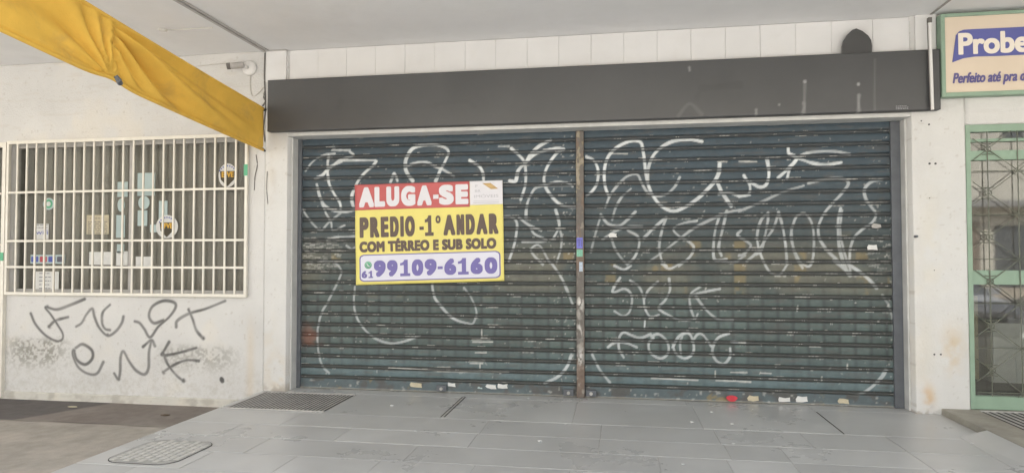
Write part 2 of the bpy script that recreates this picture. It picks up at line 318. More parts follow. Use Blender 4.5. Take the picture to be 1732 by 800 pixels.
# neighbour's threshold on the right: concrete border, ramp tile
bm = bmesh.new(); bx(bm, 3.09, 9, 1.0, 7.34, ZP-.02, .058, bev=.008); o = struct(obj('threshold', bm, M['concrete'])); tag(o, 'mossy concrete threshold with a raised border in front of the green door', 'threshold')
bm = bmesh.new()
v = [bm.verts.new(p) for p in ((2.86, 6.12, .003), (3.088, 6.15, .057), (3.088, 3.2, .057), (2.72, 3.2, .003), (2.86, 6.12, -.003), (3.088, 6.15, -.003), (3.088, 3.2, -.003), (2.72, 3.2, -.003))]
for f in ((0, 1, 2, 3), (7, 6, 5, 4), (0, 4, 5, 1), (1, 5, 6, 2), (2, 6, 7, 3), (3, 7, 4, 0)): bm.faces.new([v[i] for i in f])
o = struct(obj('ramp', bm, M['tile'])); vcol(o, lambda x, y, z: np.ones((len(x), 3))*np.array((.55, .548, .53))); tag(o, 'grey tiled ramp rising to the right hand threshold', 'ramp')

# =================================================================== WALLS
def plaster(X, Z, seed, tone=(.64, .632, .612)):
    n = fbm(X, Z, 1.5, seed); m_ = fbm(X, Z, 9, seed+50)
    c = np.ones(X.shape+(3,))*np.array(tone); c *= (.95+.10*n)[..., None]
    k = sm(.60, .78, n)*.35; c = mixc(c, (.70, .64, .53), k)
    sp = sm(.80, .86, fbm(X, Z, 30, seed+9, 2)); return mixc(c, (.42, .38, .33), sp*.35)
def zpts(ox, oy, sc, Y): return lambda pts: [P(ox+u/sc, oy+v/sc, Y) for u, v in pts]

# left shop wall, window and door openings cut through; black graffiti painted on
WX0, WX1, WZ0, WZ1 = -7.38, -4.218, 1.085, 2.925
xs = axis((-10, -8.5, .1), (-8.5, -7.5, .05), (-7.5, -4.003, .009)); zs = axis((-.112, 1.085, .009), (1.085, 2.925, .03), (2.925, ZC, .012)); X, Z = np.meshgrid(xs, zs)
c = plaster(X, Z, 21)
ink = np.zeros(X.shape); g = zpts(0, 480, 2.5, WALL)
WG = [[(130, 125), (150, 170), (190, 215), (235, 240), (262, 235), (265, 210), (245, 175), (215, 130), (192, 98), (240, 108), (300, 88), (358, 64)],
      [(207, 180), (235, 155), (288, 140)], [(322, 180), (345, 165), (365, 130), (390, 105), (400, 140), (420, 185), (455, 218), (490, 200), (515, 165), (522, 138)],
      [(465, 88), (435, 120), (432, 165), (445, 190), (465, 195)],
      [(690, 155), (650, 165), (630, 135), (645, 95), (690, 72), (735, 78), (742, 100), (715, 140), (670, 180), (635, 225), (610, 190), (590, 165), (570, 158)],
      [(745, 182), (750, 155), (800, 125), (870, 105), (952, 72)], [(797, 108), (815, 150), (830, 195), (858, 230)],
      [(320, 270), (350, 255), (388, 280), (390, 315), (360, 340), (325, 320), (312, 280), (308, 300), (330, 350), (370, 378), (410, 378), (437, 330)],
      [(483, 378), (500, 402), (508, 370), (510, 310), (522, 285), (545, 325), (575, 365), (610, 382), (628, 355), (630, 290), (640, 240)], [(605, 265), (640, 238), (655, 262)],
      [(715, 245), (695, 280), (685, 300), (740, 295), (830, 270)], [(690, 372), (740, 340), (790, 322), (840, 325)], [(690, 290), (710, 340), (745, 385), (775, 410)]]
for k, s in enumerate(WG): spray(ink, xs, zs, g(s), .0135, .88, .014, k)
spray(ink, xs, zs, g([(936, 400), (940, 410)]), .026, 1.0, .008, 3)
for k, (u, v_) in enumerate([(200, 97), (207, 180), (500, 400), (690, 372), (775, 408), (858, 228), (455, 216), (312, 280), (688, 296)]): spray(ink, xs, zs, g([(u, v_), (u+2, v_+2)]), .016, .9, .02, k)
x0, z1 = P(20, 572, WALL); x1, z0 = P(118, 612, WALL)
st = fbm(X, Z, 38, 77, 2)*.6+.4*fbm(X, Z, 8, 71)
def blot(xa, xb, za, zb, e=.22): return sm(xa-e, xa+e, X)*(1-sm(xb-e, xb+e, X))*sm(za-e*.7, za+e*.4, Z)*(1-sm(zb-e*.25, zb+e*.25, Z))
grime = np.maximum(blot(x0, x1-.1, z0, z1)*1.0, blot(*P(285, 0, WALL)[:1], *P(400, 0, WALL)[:1], P(0, 607, WALL)[1], P(0, 578, WALL)[1])*.6)
c = mixc(c, (.20, .195, .17), grime*sm(.40, .62, st)*.85); c = mixc(c, (.45, .43, .38), grime*.3)
low = (1-sm(-.1, .45, Z))*sm(.35, .75, st); c = mixc(c, (.44, .41, .35), low*.35)
top = sm(2.95, 2.99, Z)*sm(.62, .72, fbm(X*1.5, Z*9, 3, 91)); c = mixc(c, (.56, .52, .46), top*.28)
rs = np.exp(-((X+4.16)/.05)**2)*(1-sm(.5, 1.0, Z))*.35; c = mixc(c, (.62, .50, .34), rs)
c = mixc(c, (.06, .06, .058), ink)
wall = sheet('shop_wall', xs, zs, np.full(X.shape, WALL)+.003*(fbm(X, Z, 2, 4)-.5), c, M['wall'], None, .12, holes=((WX0, WX1, WZ0, WZ1), (-9.0, -7.46, -1, 2.925)))
tag(wall, 'cream plaster wall with black spray graffiti under the barred window', 'wall')
xs = axis((-7.46, -4.0, .02)); zs = axis((ZP-.03, -.112, .01)); X, Z = np.meshgrid(xs, zs); c = plaster(X, Z, 31, (.62, .60, .54)); c = mixc(c, (.33, .30, .26), sm(.5, .75, fbm(X, Z, 7, 33))*.5)
sheet('plinth', xs, zs, np.full(X.shape, WALL-.028), c, M['wall'], wall, .08)

# pillars
def pillar(x0, x1, seed, label, stains, y=WALL):
    xs = axis((x0, x1, .012)); zs = axis((-.005, ZC-.002, .012)); X, Z = np.meshgrid(xs, zs); c = plaster(X, Z, seed, (.665, .66, .64))
    for (px, py, rx, rz, op, colr) in stains:
        a, b = P(px, py, y); n = fbm(X, Z, 7, seed+int(px)); k = np.exp(-((X-a)/rx)**2-((Z-b)/rz)**2)*sm(.25, .6, n)*op; c = mixc(c, colr, k)
    n = fbm(X*14, Z*2.5, 1.5, seed+5); c = mixc(c, (.60, .58, .54), sm(.70, .82, n)*.22)
    low = (1-sm(0, .12, Z))*sm(.45, .6, fbm(X, Z, 14, seed+8)); c = mixc(c, (.36, .32, .27), low*.7)
    o = sheet('pillar', xs, zs, np.full(X.shape, y-.003), c, M['wall'], None, .36); tag(o, label, 'pillar'); return o
ochre = (.60, .47, .30)
pl = pillar(-3.997, -3.722, 41, 'slim cream pillar between the graffiti wall and the shutters, cables down its edge', [(470, 640, .12, .25, .5, ochre), (455, 590, .1, .4, .35, (.62, .54, .42)), (462, 300, .05, .5, .3, (.5, .45, .38))])
pr = pillar(2.864, 3.345, 51, 'broad white pillar with rust stains right of the shutters', [(1612, 590, .1, .2, .75, ochre), (1570, 675, .055, .13, .95, (.62, .42, .22)), (1572, 400, .12, .5, .3, (.66, .60, .47)), (1565, 590, .1, .4, .3, (.62, .55, .42))])
bm = bmesh.new()
for px, py, r_ in ((1558, 205, .007), (1571, 211, .009), (1572, 277, .011), (1582, 277, .011), (1572, 335, .005), (1580, 599, .009), (1591, 599, .009), (1580, 457, .005)):
    a, b = P(px, py, WALL); prism(bm, disc_pts(a, b, r_, 8), WALL-.0055, WALL-.002)
obj('screw_hole', bm, M['dark'], pr)
bm = bmesh.new(); a, b = P(1545, 400, WALL); tube(bm, [(a+.012, WALL-.002, b), (a+.012, WALL-.05, b)], .012); obj('bolt', bm, M['post'] if False else M['rail'], pr)
# pillar heads either side of the panels (slightly proud blocks of the pillars)
box('head_block', M['tile_wall'], pl, -3.985, -3.738, WALL-.03, WALL-.004, 3.53, ZC-.002)
box('head_block', M['tile_wall'], pr, 2.905, 3.092, WALL-.03, WALL-.004, 3.527, ZC-.002)

# white panelled band under the canopy
bt = thing('panel_band', 'white square wall panels in a row above the black sign', 'wall panels', (0, WALL, 3.5))
box('backing', M['tile_wall'], bt, -3.74, 2.90, WALL+.034, WALL+.12, 2.93, ZC-.002, bev=0)
ex = [-3.722, -3.366]; ex += [-3.366+.3445*k for k in range(1, 17)]+[2.529, 2.905]
for a, b in zip(ex[:-1], ex[1:]): box('wall_panel', M['tile_wall'], bt, a+.0007, b-.0007, WALL+.012+random.uniform(-.002, .002), WALL+.033, 3.30, ZC-.004, bev=.004)

# lintel and reveals round the shutters
lt = thing('shutter_surround', 'grey white painted steel frame edging the two roller shutters', 'frame', (0, WALL, 0))
box('lintel', M['frame_white'], lt, -3.72, 2.862, WALL-.002, SHUT+.1, 2.903, 2.945)
box('jamb', M['frame_white'], lt, -3.72, -3.70, WALL+.08, SHUT+.1, .002, 2.902)
box('jamb', M['frame_white'], lt, 2.843, 2.862, WALL+.10, SHUT+.1, .002, 2.902)

# wall above the green door, right
xs = axis((3.346, 8.5, .05)); zs = axis((2.805, ZC-.002, .02)); X, Z = np.meshgrid(xs, zs); c = plaster(X, Z, 61, (.665, .66, .64))
o = sheet('transom_wall', xs, zs, np.full(X.shape, WALL-.001)-.012*sm(2.93, 2.935, Z), c, M['wall'], None, .12, ()); tag(o, 'white wall strip between the green door and the cream sign', 'wall')
# unseen building mass behind and above, added to keep sun and sky out
sb = thing('shop_building', 'unseen upper storeys and core of the shop building, added to block sun and sky', 'building', (0, 9, 0))
box('sun_block_storey', M['facade'], sb, -24, 20, WALL+.05, 13, ZC+.26, 8.5, bev=0)
box('core', M['room'], sb, -3.88, 3.2, SHUT+.2, 13, ZP-.02, ZC+.25, bev=0)

# canopy
cp = thing('canopy', 'wide white canopy slab roofing the walkway in front of the shops', 'canopy', (0, 4, ZC))
cp_b = box('slab', M['canopy'], cp, -24, 20, 2.3, 13, ZC, ZC+.25, bev=0)
bm = bmesh.new(); bx(bm, -4.015, -3.985, 2.31, WALL-.035, ZC-.022, ZC-.001, .004); bx(bm, -3.965, -3.945, 2.31, WALL-.035, ZC-.016, ZC-.001, .004); obj('joint_strip', bm, M['trim'], cp)
bm = bmesh.new(); bx(bm, 3.035, 3.06, 2.31, WALL-.035, ZC-.010, ZC-.001, .003); obj('joint_strip', bm, M['crack'], cp)
bm = bmesh.new(); bx(bm, -3.985, -3.735, WALL-.035, WALL-.005, ZC-.018, ZC-.003, .003); obj('joint_strip', bm, M['trim'], cp)
a, b = 0, 0
d = _r*(272-866)/FPX+_u*(400-52)/FPX+_f; t = (ZC-.02-EYE)/d[2]; p0 = Vector((d[0]*t, d[1]*t, ZC-.012)); d = _r*(360-866)/FPX+_u*(400-50)/FPX+_f; t = (ZC-.02-EYE)/d[2]; p1 = Vector((d[0]*t, d[1]*t, ZC-.006))
bm = bmesh.new(); tube(bm, [p0, p0.lerp(p1, .25)+Vector((0, .02, 0)), p0.lerp(p1, .6), p1], .006); tube(bm, [p0+Vector((-.02, 0, 0)), p0+Vector((.06, .01, -.006))], .016); obj('loose_cable', bm, M['cable_white'], cp)

# =================================================================== BLACK SIGN BAND
xs = axis((-3.92, 3.09, .012)); zs = axis((2.945, 3.53, .012)); X, Z = np.meshgrid(xs, zs)
c = np.ones(X.shape+(3,))*np.array((.074, .075, .077)); n = fbm(X, Z, 1.2, 8); c *= (.9+.2*n)[..., None]
SY = WALL-.10; g = zpts(1100, 20, 3.464, SY); mk = np.zeros(X.shape); dk = np.zeros(X.shape); gz4 = zpts(440, 60, 2.857, SY)
for s, w_, o_ in (([(905, 410), (906, 414)], .012, .7), ([(905, 430), (903, 500), (900, 590)], .012, .22), ([(900, 535), (902, 560), (897, 590)], .014, .35), ([(1219, 425), (1220, 428)], .010, .8), ([(1222, 490), (1220, 530), (1222, 590)], .012, .4), ([(620, 575), (620, 600)], .009, .4), ([(228, 328), (230, 345)], .008, .5), ([(755, 545), (756, 547)], .007, .5), ([(1316, 280), (1314, 480), (1316, 575)], .005, .14), ([(165, 610), (230, 540), (300, 600)], .016, .1)): spray(mk, xs, zs, g(s), w_, o_, .012)
for s, w_, o_ in (([(300, 450), (380, 442), (520, 430)], .03, .5), ([(300, 450), (285, 480), (270, 510)], .02, .35)): spray(dk, xs, zs, g(s), w_, o_, .02)
for s, w_, o_ in (([(850, 335), (920, 325), (1000, 322), (1035, 345)], .018, .35), ([(390, 320), (385, 350)], .03, .35), ([(470, 365), (560, 420)], .012, .15), ([(440, 345), (640, 348), (850, 345)], .008, .15)): spray(dk, xs, zs, gz4(s), w_, o_, .02)
c = mixc(c, (.06, .06, .06), dk); c = mixc(c, (.45, .45, .45), mk)
sg = sheet('fascia_sign', xs, zs, np.full(X.shape, SY)+.006*(fbm(X, Z*.5, .9, 17)-.5), c, M['sign'], None, .09); tag(sg, 'long blank black sign band above the shutters, arched lobe on its top edge', 'sign')
lob = [P(u/3.332+1380, v/3.332, SY+.03) for u, v in ((150, 305), (150, 260), (158, 228), (178, 196), (205, 170), (228, 162), (262, 176), (295, 202), (312, 228), (317, 260), (316, 300))]
bm = bmesh.new(); prism(bm, lob, SY+.03, SY+.06); o = obj('arched_lobe', bm, M['sign'], sg); vcol(o, lambda x, y, z: np.ones((len(x), 3))*np.array((.068, .068, .068)))
x0, z1 = P(1515, 179, SY); x1, z0 = P(1536, 189, SY); z0 = max(z0, 2.955)
for k, tx in enumerate(('FAZEMOS', 'PLACAS', 'E LETRAS')): pass
bm = bmesh.new()
for k in range(3):
    xa = x0
    while xa < x1-.01:
        wv = random.uniform(.008, .02); h = (z1-z0)/3; bx(bm, xa, min(xa+wv, x1), SY-.005, SY-.003, z0+h*k+.004, z0+h*(k+1)-.006); xa += wv+.006
obj('small_print', bm, M['greyink'], sg)

# conduit on the right pillar head
t_ = thing('conduit', 'thin white cable conduit running down over the right end of the black sign', 'conduit', (3.0, SY, 3))
xa, za = P(1571, 36, SY-.03); xb, zb = P(1577, 186, SY-.03)
bm = bmesh.new(); tube(bm, [(xa+.005, SY-.03, za), (xb, SY-.03, zb)], .016, 8); obj('pipe', bm, M['plastic'], t_)
bm = bmesh.new(); tube(bm, [(xa-.017, SY-.035, za), (xb-.019, SY-.035, zb)], .004, 6); obj('wire', bm, M['cable'], t_)
box('end_cap', M['cable'], t_, xa-.012, xa+.022, SY-.05, SY-.012, za-.02, za+.03)

# =================================================================== ROLLER SHUTTERS
PITCH_S = .1215
prof = [(0, .010), (.004, .016), (.009, .013), (.0115, .000), (.015, -.004), (.019, -.0048), (.023, -.004), (.0265, .000), (.029, .013), (.034, .016), (.0385, .010), (.041, .000), (.0445, -.003)]+[(.0445+k*(PITCH_S-.0485)/7, -.003-.0035*math.sin(math.pi*k/7)) for k in range(1, 8)]+[(PITCH_S-.001, .003)]
S1, S2, S3, S4, S5, S6, S7, S8 = (500, 220, 3.477), (740, 220, 3.477), (980, 210, 3.332), (1250, 190, 3.076), (500, 440, 3.335), (740, 440, 3.335), (980, 440, 3.2), (1250, 440, 3.076)
GR = [  # (zoom, half width, opacity, points)
 (S1, .013, .75, [(60, 240), (90, 200), (130, 165), (180, 145), (230, 140)]), (S1, .022, .8, [(222, 98), (226, 108)]), (S1, .012, .85, [(215, 120), (320, 120)]), (S1, .017, .95, [(320, 128), (340, 148), (300, 165), (260, 180), (215, 215), (190, 235)]),
 (S1, .015, .95, [(195, 150), (190, 200), (190, 260), (200, 320), (230, 380), (262, 430), (265, 470)]), (S1, .012, .95, [(265, 180), (470, 178)]), (S1, .018, .95, [(475, 185), (455, 210), (410, 250), (375, 290), (345, 350), (330, 400), (340, 450)]),
 (S1, .017, .95, [(115, 285), (160, 265), (200, 220), (270, 185)]), (S1, .016, .85, [(125, 320), (135, 360), (150, 410), (180, 450), (230, 475), (300, 480), (345, 470)]), (S1, .013, .6, [(40, 465), (70, 510), (110, 560), (150, 590), (200, 540), (265, 490)]),
 (S1, .013, .6, [(155, 430), (180, 490), (210, 545), (220, 590), (290, 560)]), (S1, .014, .5, [(190, 645), (240, 630), (350, 625)]), (S1, .014, .5, [(300, 680), (330, 700), (350, 690)]),
 (S1, .019, 1, [(690, 300), (660, 260), (645, 215), (655, 160), (690, 110), (750, 90), (820, 88), (880, 105), (900, 135), (880, 185), (855, 230), (825, 300)]), (S1, .013, .85, [(655, 215), (700, 195), (770, 190), (820, 215), (860, 230), (904, 255), (930, 272)]),
 (S1, .016, .85, [(560, 305), (580, 255), (600, 300)]),
 (S2, .018, 1, [(190, 180), (240, 210), (265, 245), (272, 295)]), (S2, .017, .95, [(435, 110), (480, 150), (510, 190), (520, 260), (515, 330), (490, 410)]),
 (S2, .019, 1, [(665, 60), (600, 95), (550, 140), (515, 195), (475, 240), (460, 300), (425, 300)]), (S2, .021, 1, [(515, 195), (560, 150), (620, 125), (700, 110), (740, 115)]),
 (S2, .018, .95, [(740, 115), (700, 140), (655, 200), (630, 260), (630, 320), (660, 375), (710, 430), (760, 450), (810, 455)]), (S2, .012, .8, [(640, 320), (700, 305), (760, 310), (795, 330)]), (S2, .007, .55, [(390, 330), (795, 330)]),
 (S2, .016, .75, [(640, 325), (580, 340), (545, 390), (525, 450), (520, 520)]), (S2, .015, .65, [(390, 510), (430, 510), (465, 540), (465, 600), (450, 680), (420, 770)]), (S2, .017, .75, [(480, 515), (540, 560), (610, 590)]),
 (S2, .014, .7, [(540, 560), (570, 610), (640, 650), (500, 655)]), (S2, .013, .6, [(660, 780), (600, 680), (550, 700), (570, 740), (620, 790)]), (S2, .016, .65, [(695, 470), (710, 520), (715, 570), (680, 640)]), (S2, .014, .55, [(715, 570), (730, 630), (725, 700), (700, 780)]), (S2, .010, .6, [(360, 98), (420, 98)]),
 (S3, .015, .95, [(40, 185), (80, 205), (105, 260), (100, 330), (75, 375), (40, 405)]),
 (S3, .018, 1, [(165, 405), (145, 350), (140, 270), (155, 200), (190, 150), (240, 115), (300, 95), (345, 105), (360, 160), (370, 240), (380, 310), (400, 375), (440, 440), (490, 480), (540, 490), (600, 465), (660, 425), (710, 380), (760, 325), (785, 275), (790, 225)]),
 (S3, .018, 1, [(690, 100), (620, 88), (540, 95), (480, 120), (430, 160), (400, 210), (385, 270), (385, 330)]), (S3, .014, .6, [(145, 470), (175, 400), (220, 340), (270, 295), (325, 285), (350, 330), (380, 380), (430, 405), (490, 395), (540, 350), (565, 300)]),
 (S3, .013, .5, [(185, 540), (205, 470), (240, 410), (290, 365)]), (S3, .017, .65, [(120, 510), (160, 560), (220, 575), (270, 540), (315, 495)]), (S3, .013, .45, [(65, 720), (90, 620), (120, 520)]), (S3, .015, .6, [(130, 650), (200, 605), (270, 580), (355, 577)]),
 (S3, .015, .6, [(275, 600), (330, 635), (335, 690), (310, 750), (270, 790)]), (S3, .013, .5, [(180, 640), (200, 700), (240, 760), (270, 790)]), (S3, .016, .65, [(365, 640), (420, 585), (490, 525)]), (S3, .014, .6, [(490, 525), (465, 600), (450, 690), (465, 770), (490, 800)]),
 (S3, .014, .6, [(660, 545), (580, 560), (530, 590), (560, 630), (620, 665), (645, 700), (620, 750), (560, 800)]), (S3, .013, .5, [(390, 775), (470, 720), (560, 650), (640, 590), (720, 545), (800, 510)]), (S3, .013, .5, [(625, 600), (700, 560), (830, 500), (933, 480)]),
 (S3, .015, .6, [(790, 515), (765, 600), (755, 700), (765, 765), (830, 760)]), (S3, .015, .6, [(830, 490), (805, 600), (785, 690), (800, 740)]), (S3, .019, 1, [(780, 335), (800, 380), (840, 440), (855, 460)]), (S3, .015, .9, [(785, 395), (840, 385), (900, 405), (960, 400)]), (S3, .013, .5, [(800, 770), (870, 780), (933, 740)]),
 (S4, .014, .9, [(25, 330), (55, 380), (50, 425), (0, 440)]), (S4, .018, 1, [(60, 365), (110, 390), (145, 370), (155, 310), (145, 245)]), (S4, .018, 1, [(255, 185), (260, 215), (300, 240), (260, 290), (205, 340)]), (S4, .016, .95, [(300, 240), (265, 290), (250, 345)]),
 (S4, .016, .65, [(300, 240), (350, 215), (420, 205), (500, 205), (575, 220)]), (S4, .017, .9, [(310, 240), (370, 262), (450, 275), (530, 262)]), (S4, .014, .55, [(0, 515), (120, 465), (230, 415), (335, 383)]),
 (S4, .016, .6, [(360, 370), (450, 348), (540, 345), (568, 370), (540, 415), (490, 470), (440, 530), (412, 600), (420, 660), (460, 720), (520, 780), (575, 850)]), (S4, .016, .62, [(745, 350), (690, 362), (655, 395), (655, 440), (685, 490), (712, 530), (690, 575), (640, 610), (600, 650), (578, 710), (575, 790), (580, 850)]),
 (S4, .017, .62, [(528, 500), (515, 560), (515, 640), (525, 720), (550, 800), (570, 845)]), (S4, .012, .5, [(535, 510), (525, 620), (545, 720), (570, 800)]), (S4, .014, .55, [(10, 615), (-8, 640), (45, 675), (60, 700), (20, 740), (0, 745)]),
 (S4, .014, .6, [(150, 525), (115, 560), (95, 630), (100, 700), (125, 770), (160, 830), (210, 845), (245, 800)]), (S4, .014, .55, [(150, 525), (150, 560), (135, 640), (115, 720), (90, 740)]), (S4, .014, .6, [(205, 520), (180, 600), (140, 660), (90, 730), (40, 775)]), (S4, .014, .6, [(205, 520), (225, 590), (240, 680), (250, 790)]),
 (S4, .014, .6, [(300, 540), (340, 525), (375, 570), (388, 640), (385, 750), (365, 800), (320, 780), (285, 710), (270, 640), (285, 570), (300, 540)]), (S4, .012, .5, [(270, 600), (280, 700), (300, 760), (330, 810)]),
 (S5, .013, .5, [(140, 5), (220, 15), (258, 60), (240, 120), (205, 190), (180, 240), (150, 290), (135, 340), (125, 400), (128, 500), (150, 590), (190, 635)]), (S5, .013, .62, [(335, 150), (330, 250), (350, 330), (400, 400), (460, 445), (540, 468), (620, 455), (700, 425)]), (S5, .015, .7, [(770, 135), (785, 210), (830, 270), (867, 310), (915, 340), (990, 360)]),
 (S6, .012, .5, [(150, 155), (190, 210), (220, 290), (205, 350), (180, 365)]), (S6, .015, .6, [(650, 25), (700, 100), (740, 190), (762, 250)]), (S6, .016, .75, [(755, 535), (730, 600), (680, 655), (605, 692)]), (S6, .012, .6, [(620, 0), (650, 25)]),
 (S7, .013, .62, [(220, 95), (185, 150), (185, 175), (240, 155), (275, 175), (285, 220), (270, 280), (235, 300), (190, 275)]), (S7, .013, .6, [(275, 110), (320, 140), (345, 195), (355, 260), (385, 305), (430, 295)]), (S7, .013, .6, [(425, 115), (375, 160), (350, 210)]), (S7, .014, .65, [(485, 100), (490, 160), (465, 215), (430, 260), (490, 300), (540, 322), (620, 320), (640, 290)]),
 (S7, .013, .55, [(650, 145), (600, 185), (600, 250), (620, 310)]), (S7, .014, .6, [(600, 190), (680, 170), (760, 155)]), (S7, .013, .6, [(630, 195), (670, 250), (720, 300), (760, 322), (830, 325)]), (S7, .009, .9, [(355, 322), (352, 368)]), (S7, .014, .65, [(155, 470), (190, 445), (250, 445), (310, 470)]),
 (S7, .014, .7, [(240, 525), (215, 480), (215, 420), (240, 390), (280, 405), (330, 420), (385, 400)]), (S7, .014, .7, [(400, 420), (375, 450), (385, 500), (440, 530), (480, 500), (475, 440), (430, 400), (390, 410)]), (S7, .014, .7, [(505, 470), (540, 410), (590, 395), (615, 440), (615, 500), (570, 530), (520, 500), (505, 450)]), (S7, .012, .6, [(560, 400), (545, 450), (550, 510)]),
 (S7, .013, .65, [(610, 440), (640, 400), (670, 405), (715, 465)]), (S7, .014, .7, [(810, 395), (750, 420), (720, 480), (735, 535), (780, 560), (815, 520), (815, 475)]), (S7, .012, .85, [(820, 440), (896, 445)]), (S7, .015, .65, [(70, 510), (110, 590), (165, 660)]), (S7, .014, .6, [(190, 30), (240, 50), (280, 30)]), (S7, .014, .6, [(445, 20), (490, 45), (560, 10)]),
 (S8, .014, .6, [(490, 0), (550, 50), (580, 62)]), (S8, .018, .65, [(580, 30), (640, 70), (690, 115), (715, 145)]), (S8, .013, .4, [(745, 180), (780, 240), (800, 310), (800, 390)]), (S8, .017, .75, [(765, 570), (730, 620), (660, 680), (585, 712)]),
]
LINES = [(S6, [(195, 445), (295, 445)]), (S6, [(200, 460), (310, 460)]), (S6, [(215, 520), (275, 520)]), (S6, [(180, 567), (265, 567)]), (S6, [(185, 580), (255, 580)]), (S6, [(250, 390), (250, 430)]), (S6, [(240, 580), (240, 608)]), (S6, [(0, 602), (70, 603)]), (S5, [(525, 605), (700, 615), (820, 625)]), (S6, [(0, 625), (200, 628), (400, 632)]),
         (S7, [(390, 637), (640, 648)]), (S7, [(740, 650), (896, 655)]), (S7, [(820, 605), (896, 608)]), (S8, [(0, 582), (40, 583)]), (S8, [(110, 585), (165, 588)]), (S8, [(0, 630), (60, 632)]), (S7, [(735, 600), (735, 628)]), (S8, [(563, 540), (563, 562)]), (S8, [(430, 605), (430, 628)]), (S8, [(305, 238), (302, 262)]), (S8, [(0, 428), (30, 428)]), (S3, [(780, 213), (830, 213)]), (S3, [(900, 211), (960, 211)]), (S3, [(180, 168), (270, 168)]), (S4, [(0, 257), (90, 258)])]
def shutter_sheet(x0, x1, seed, parent):
    xs = axis((x0, x1, .0075)); n = 23; zb = .115
    zz = []; dd = []
    for k in range(n):
        for a, b in prof: zz.append(zb+k*PITCH_S+a); dd.append(b)
    zs = np.array(zz); dz = np.array(dd); X, Z = np.meshgrid(xs, zs); ph = (Z-zb) % PITCH_S
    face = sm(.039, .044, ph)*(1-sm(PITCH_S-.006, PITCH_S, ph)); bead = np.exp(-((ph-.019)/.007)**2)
    h = np.clip(Z/2.92, 0, 1); n1 = fbm(X, Z, 1.1, seed); n2 = fbm(X, Z, 5, seed+20); n3 = fbm(X*1.0, Z*6, 6, seed+40)
    c = np.ones(X.shape+(3,))*np.array((.062, .077, .075))
    c = mixc(c, (.050, .077, .100), sm(.45, .92, h)*.9)
    cell = np.floor(X/.15); row = np.floor((Z-zb)/PITCH_S); hsh = np.random.default_rng(seed+3).random((400, 60))*.5+.5*np.random.default_rng(seed+4).random((400, 1)); q = hsh[(cell.astype(int)+200) % 400, row.astype(int) % 60]
    fx = (X/.15) % 1; colm = sm(.0, .18, fx)*(1-sm(.74, 1.0, fx))
    c = mixc(c, (.125, .17, .16), (1-sm(.25, .62, h))*colm*(.25+.55*q)*face*(.5+n1*.7))
    c = mixc(c, (.15, .215, .235), (1-sm(.06, .2, h))*(.3+.5*n2)*face)
    c = mixc(c, (.185, .175, .13), sm(.36, .42, h)*(1-sm(.52, .60, h))*sm(.45, .65, n1)*.55*face)
    c = mixc(c, (.30, .22, .085), sm(.35, .40, h)*(1-sm(.56, .62, h))*sm(.74, .80, q+.18*(n2-.5))*face*colm*.45*sm(.42, .55, n2))
    c = mixc(c, (.105, .098, .090), sm(.55, .74, n3)*.4)
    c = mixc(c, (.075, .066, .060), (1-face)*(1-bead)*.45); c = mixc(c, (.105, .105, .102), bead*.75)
    a, b = P(525, 570, SHUT); c = mixc(c, (.24, .10, .065), np.exp(-((X-a)/.12)**2-((Z-b)/.16)**2)*.7*sm(.3, .6, n2))
    mk = np.zeros(X.shape)
    for k, (S, hw, op, pts) in enumerate(GR):
        pp = zpts(*S, SHUT)(pts)
        if max(p[0] for p in pp) < x0-.05 or min(p[0] for p in pp) > x1+.05: continue
        spray(mk, xs, zs, pp, hw*(.80 if op < .7 else .86), op, .006, k)
    mk *= np.clip(face+.42*bead+.14, 0, 1)*(.75+.35*n3)
    c = mixc(c, (.72, .755, .765), np.clip(mk, 0, 1))
    sc = np.zeros(X.shape)
    for S, pts in LINES:
        pp = zpts(*S, SHUT)(pts)
        if max(p[0] for p in pp) < x0-.05 or min(p[0] for p in pp) > x1+.05: continue
        spray(sc, xs, zs, pp, .006, .9, .006, len(pts))
    r = np.random.default_rng(seed+9)
    for k in range(420):                                           # paint chips along the slat edges
        rw = r.integers(0, n); zc = zb+rw*PITCH_S+r.choice([.019, .019, .046, .117, .113]); xc = r.uniform(x0, x1)
        L = .012+.07*r.random()**3*1.6; spray(sc, xs, zs, [(xc, zc), (xc+L, zc+r.uniform(-.001, .001))], r.uniform(.0025, .005), r.uniform(.25, .85), .004, k)
    for k in range(230):
        zc = r.uniform(.15, 2.85); xc = r.uniform(x0, x1)
        if r.random() < .45: xc = x1-.25*r.random()**2-.02
        L = .006+.02*r.random()**2; spray(sc, xs, zs, [(xc, zc), (xc+r.uniform(-L, L), zc+r.uniform(-L, L))], r.uniform(.003, .007), r.uniform(.2, .6), .005, k)
    for k in range(130 if x0 < -2 else 50):                         # scuffed patch, left end and right end
        zc = r.uniform(1.35, 1.75); xc = x0+.05+.45*r.random() if x0 < -2 else x1-.03-.3*r.random()
        spray(sc, xs, zs, [(xc, zc), (xc+.01+.05*r.random(), zc)], r.uniform(.003, .008), r.uniform(.2, .55), .006, k)
    sc *= np.clip(face+bead+.25, 0, 1); c = mixc(c, (.66, .65, .61), np.clip(sc, 0, 1))
    dep = np.repeat((SHUT+dz)[:, None], len(xs), 1)+.004*(fbm(X, Z, .8, seed+60)-.5)
    return sheet('curtain', xs, zs, dep, c, M['shutter'], parent, .06)
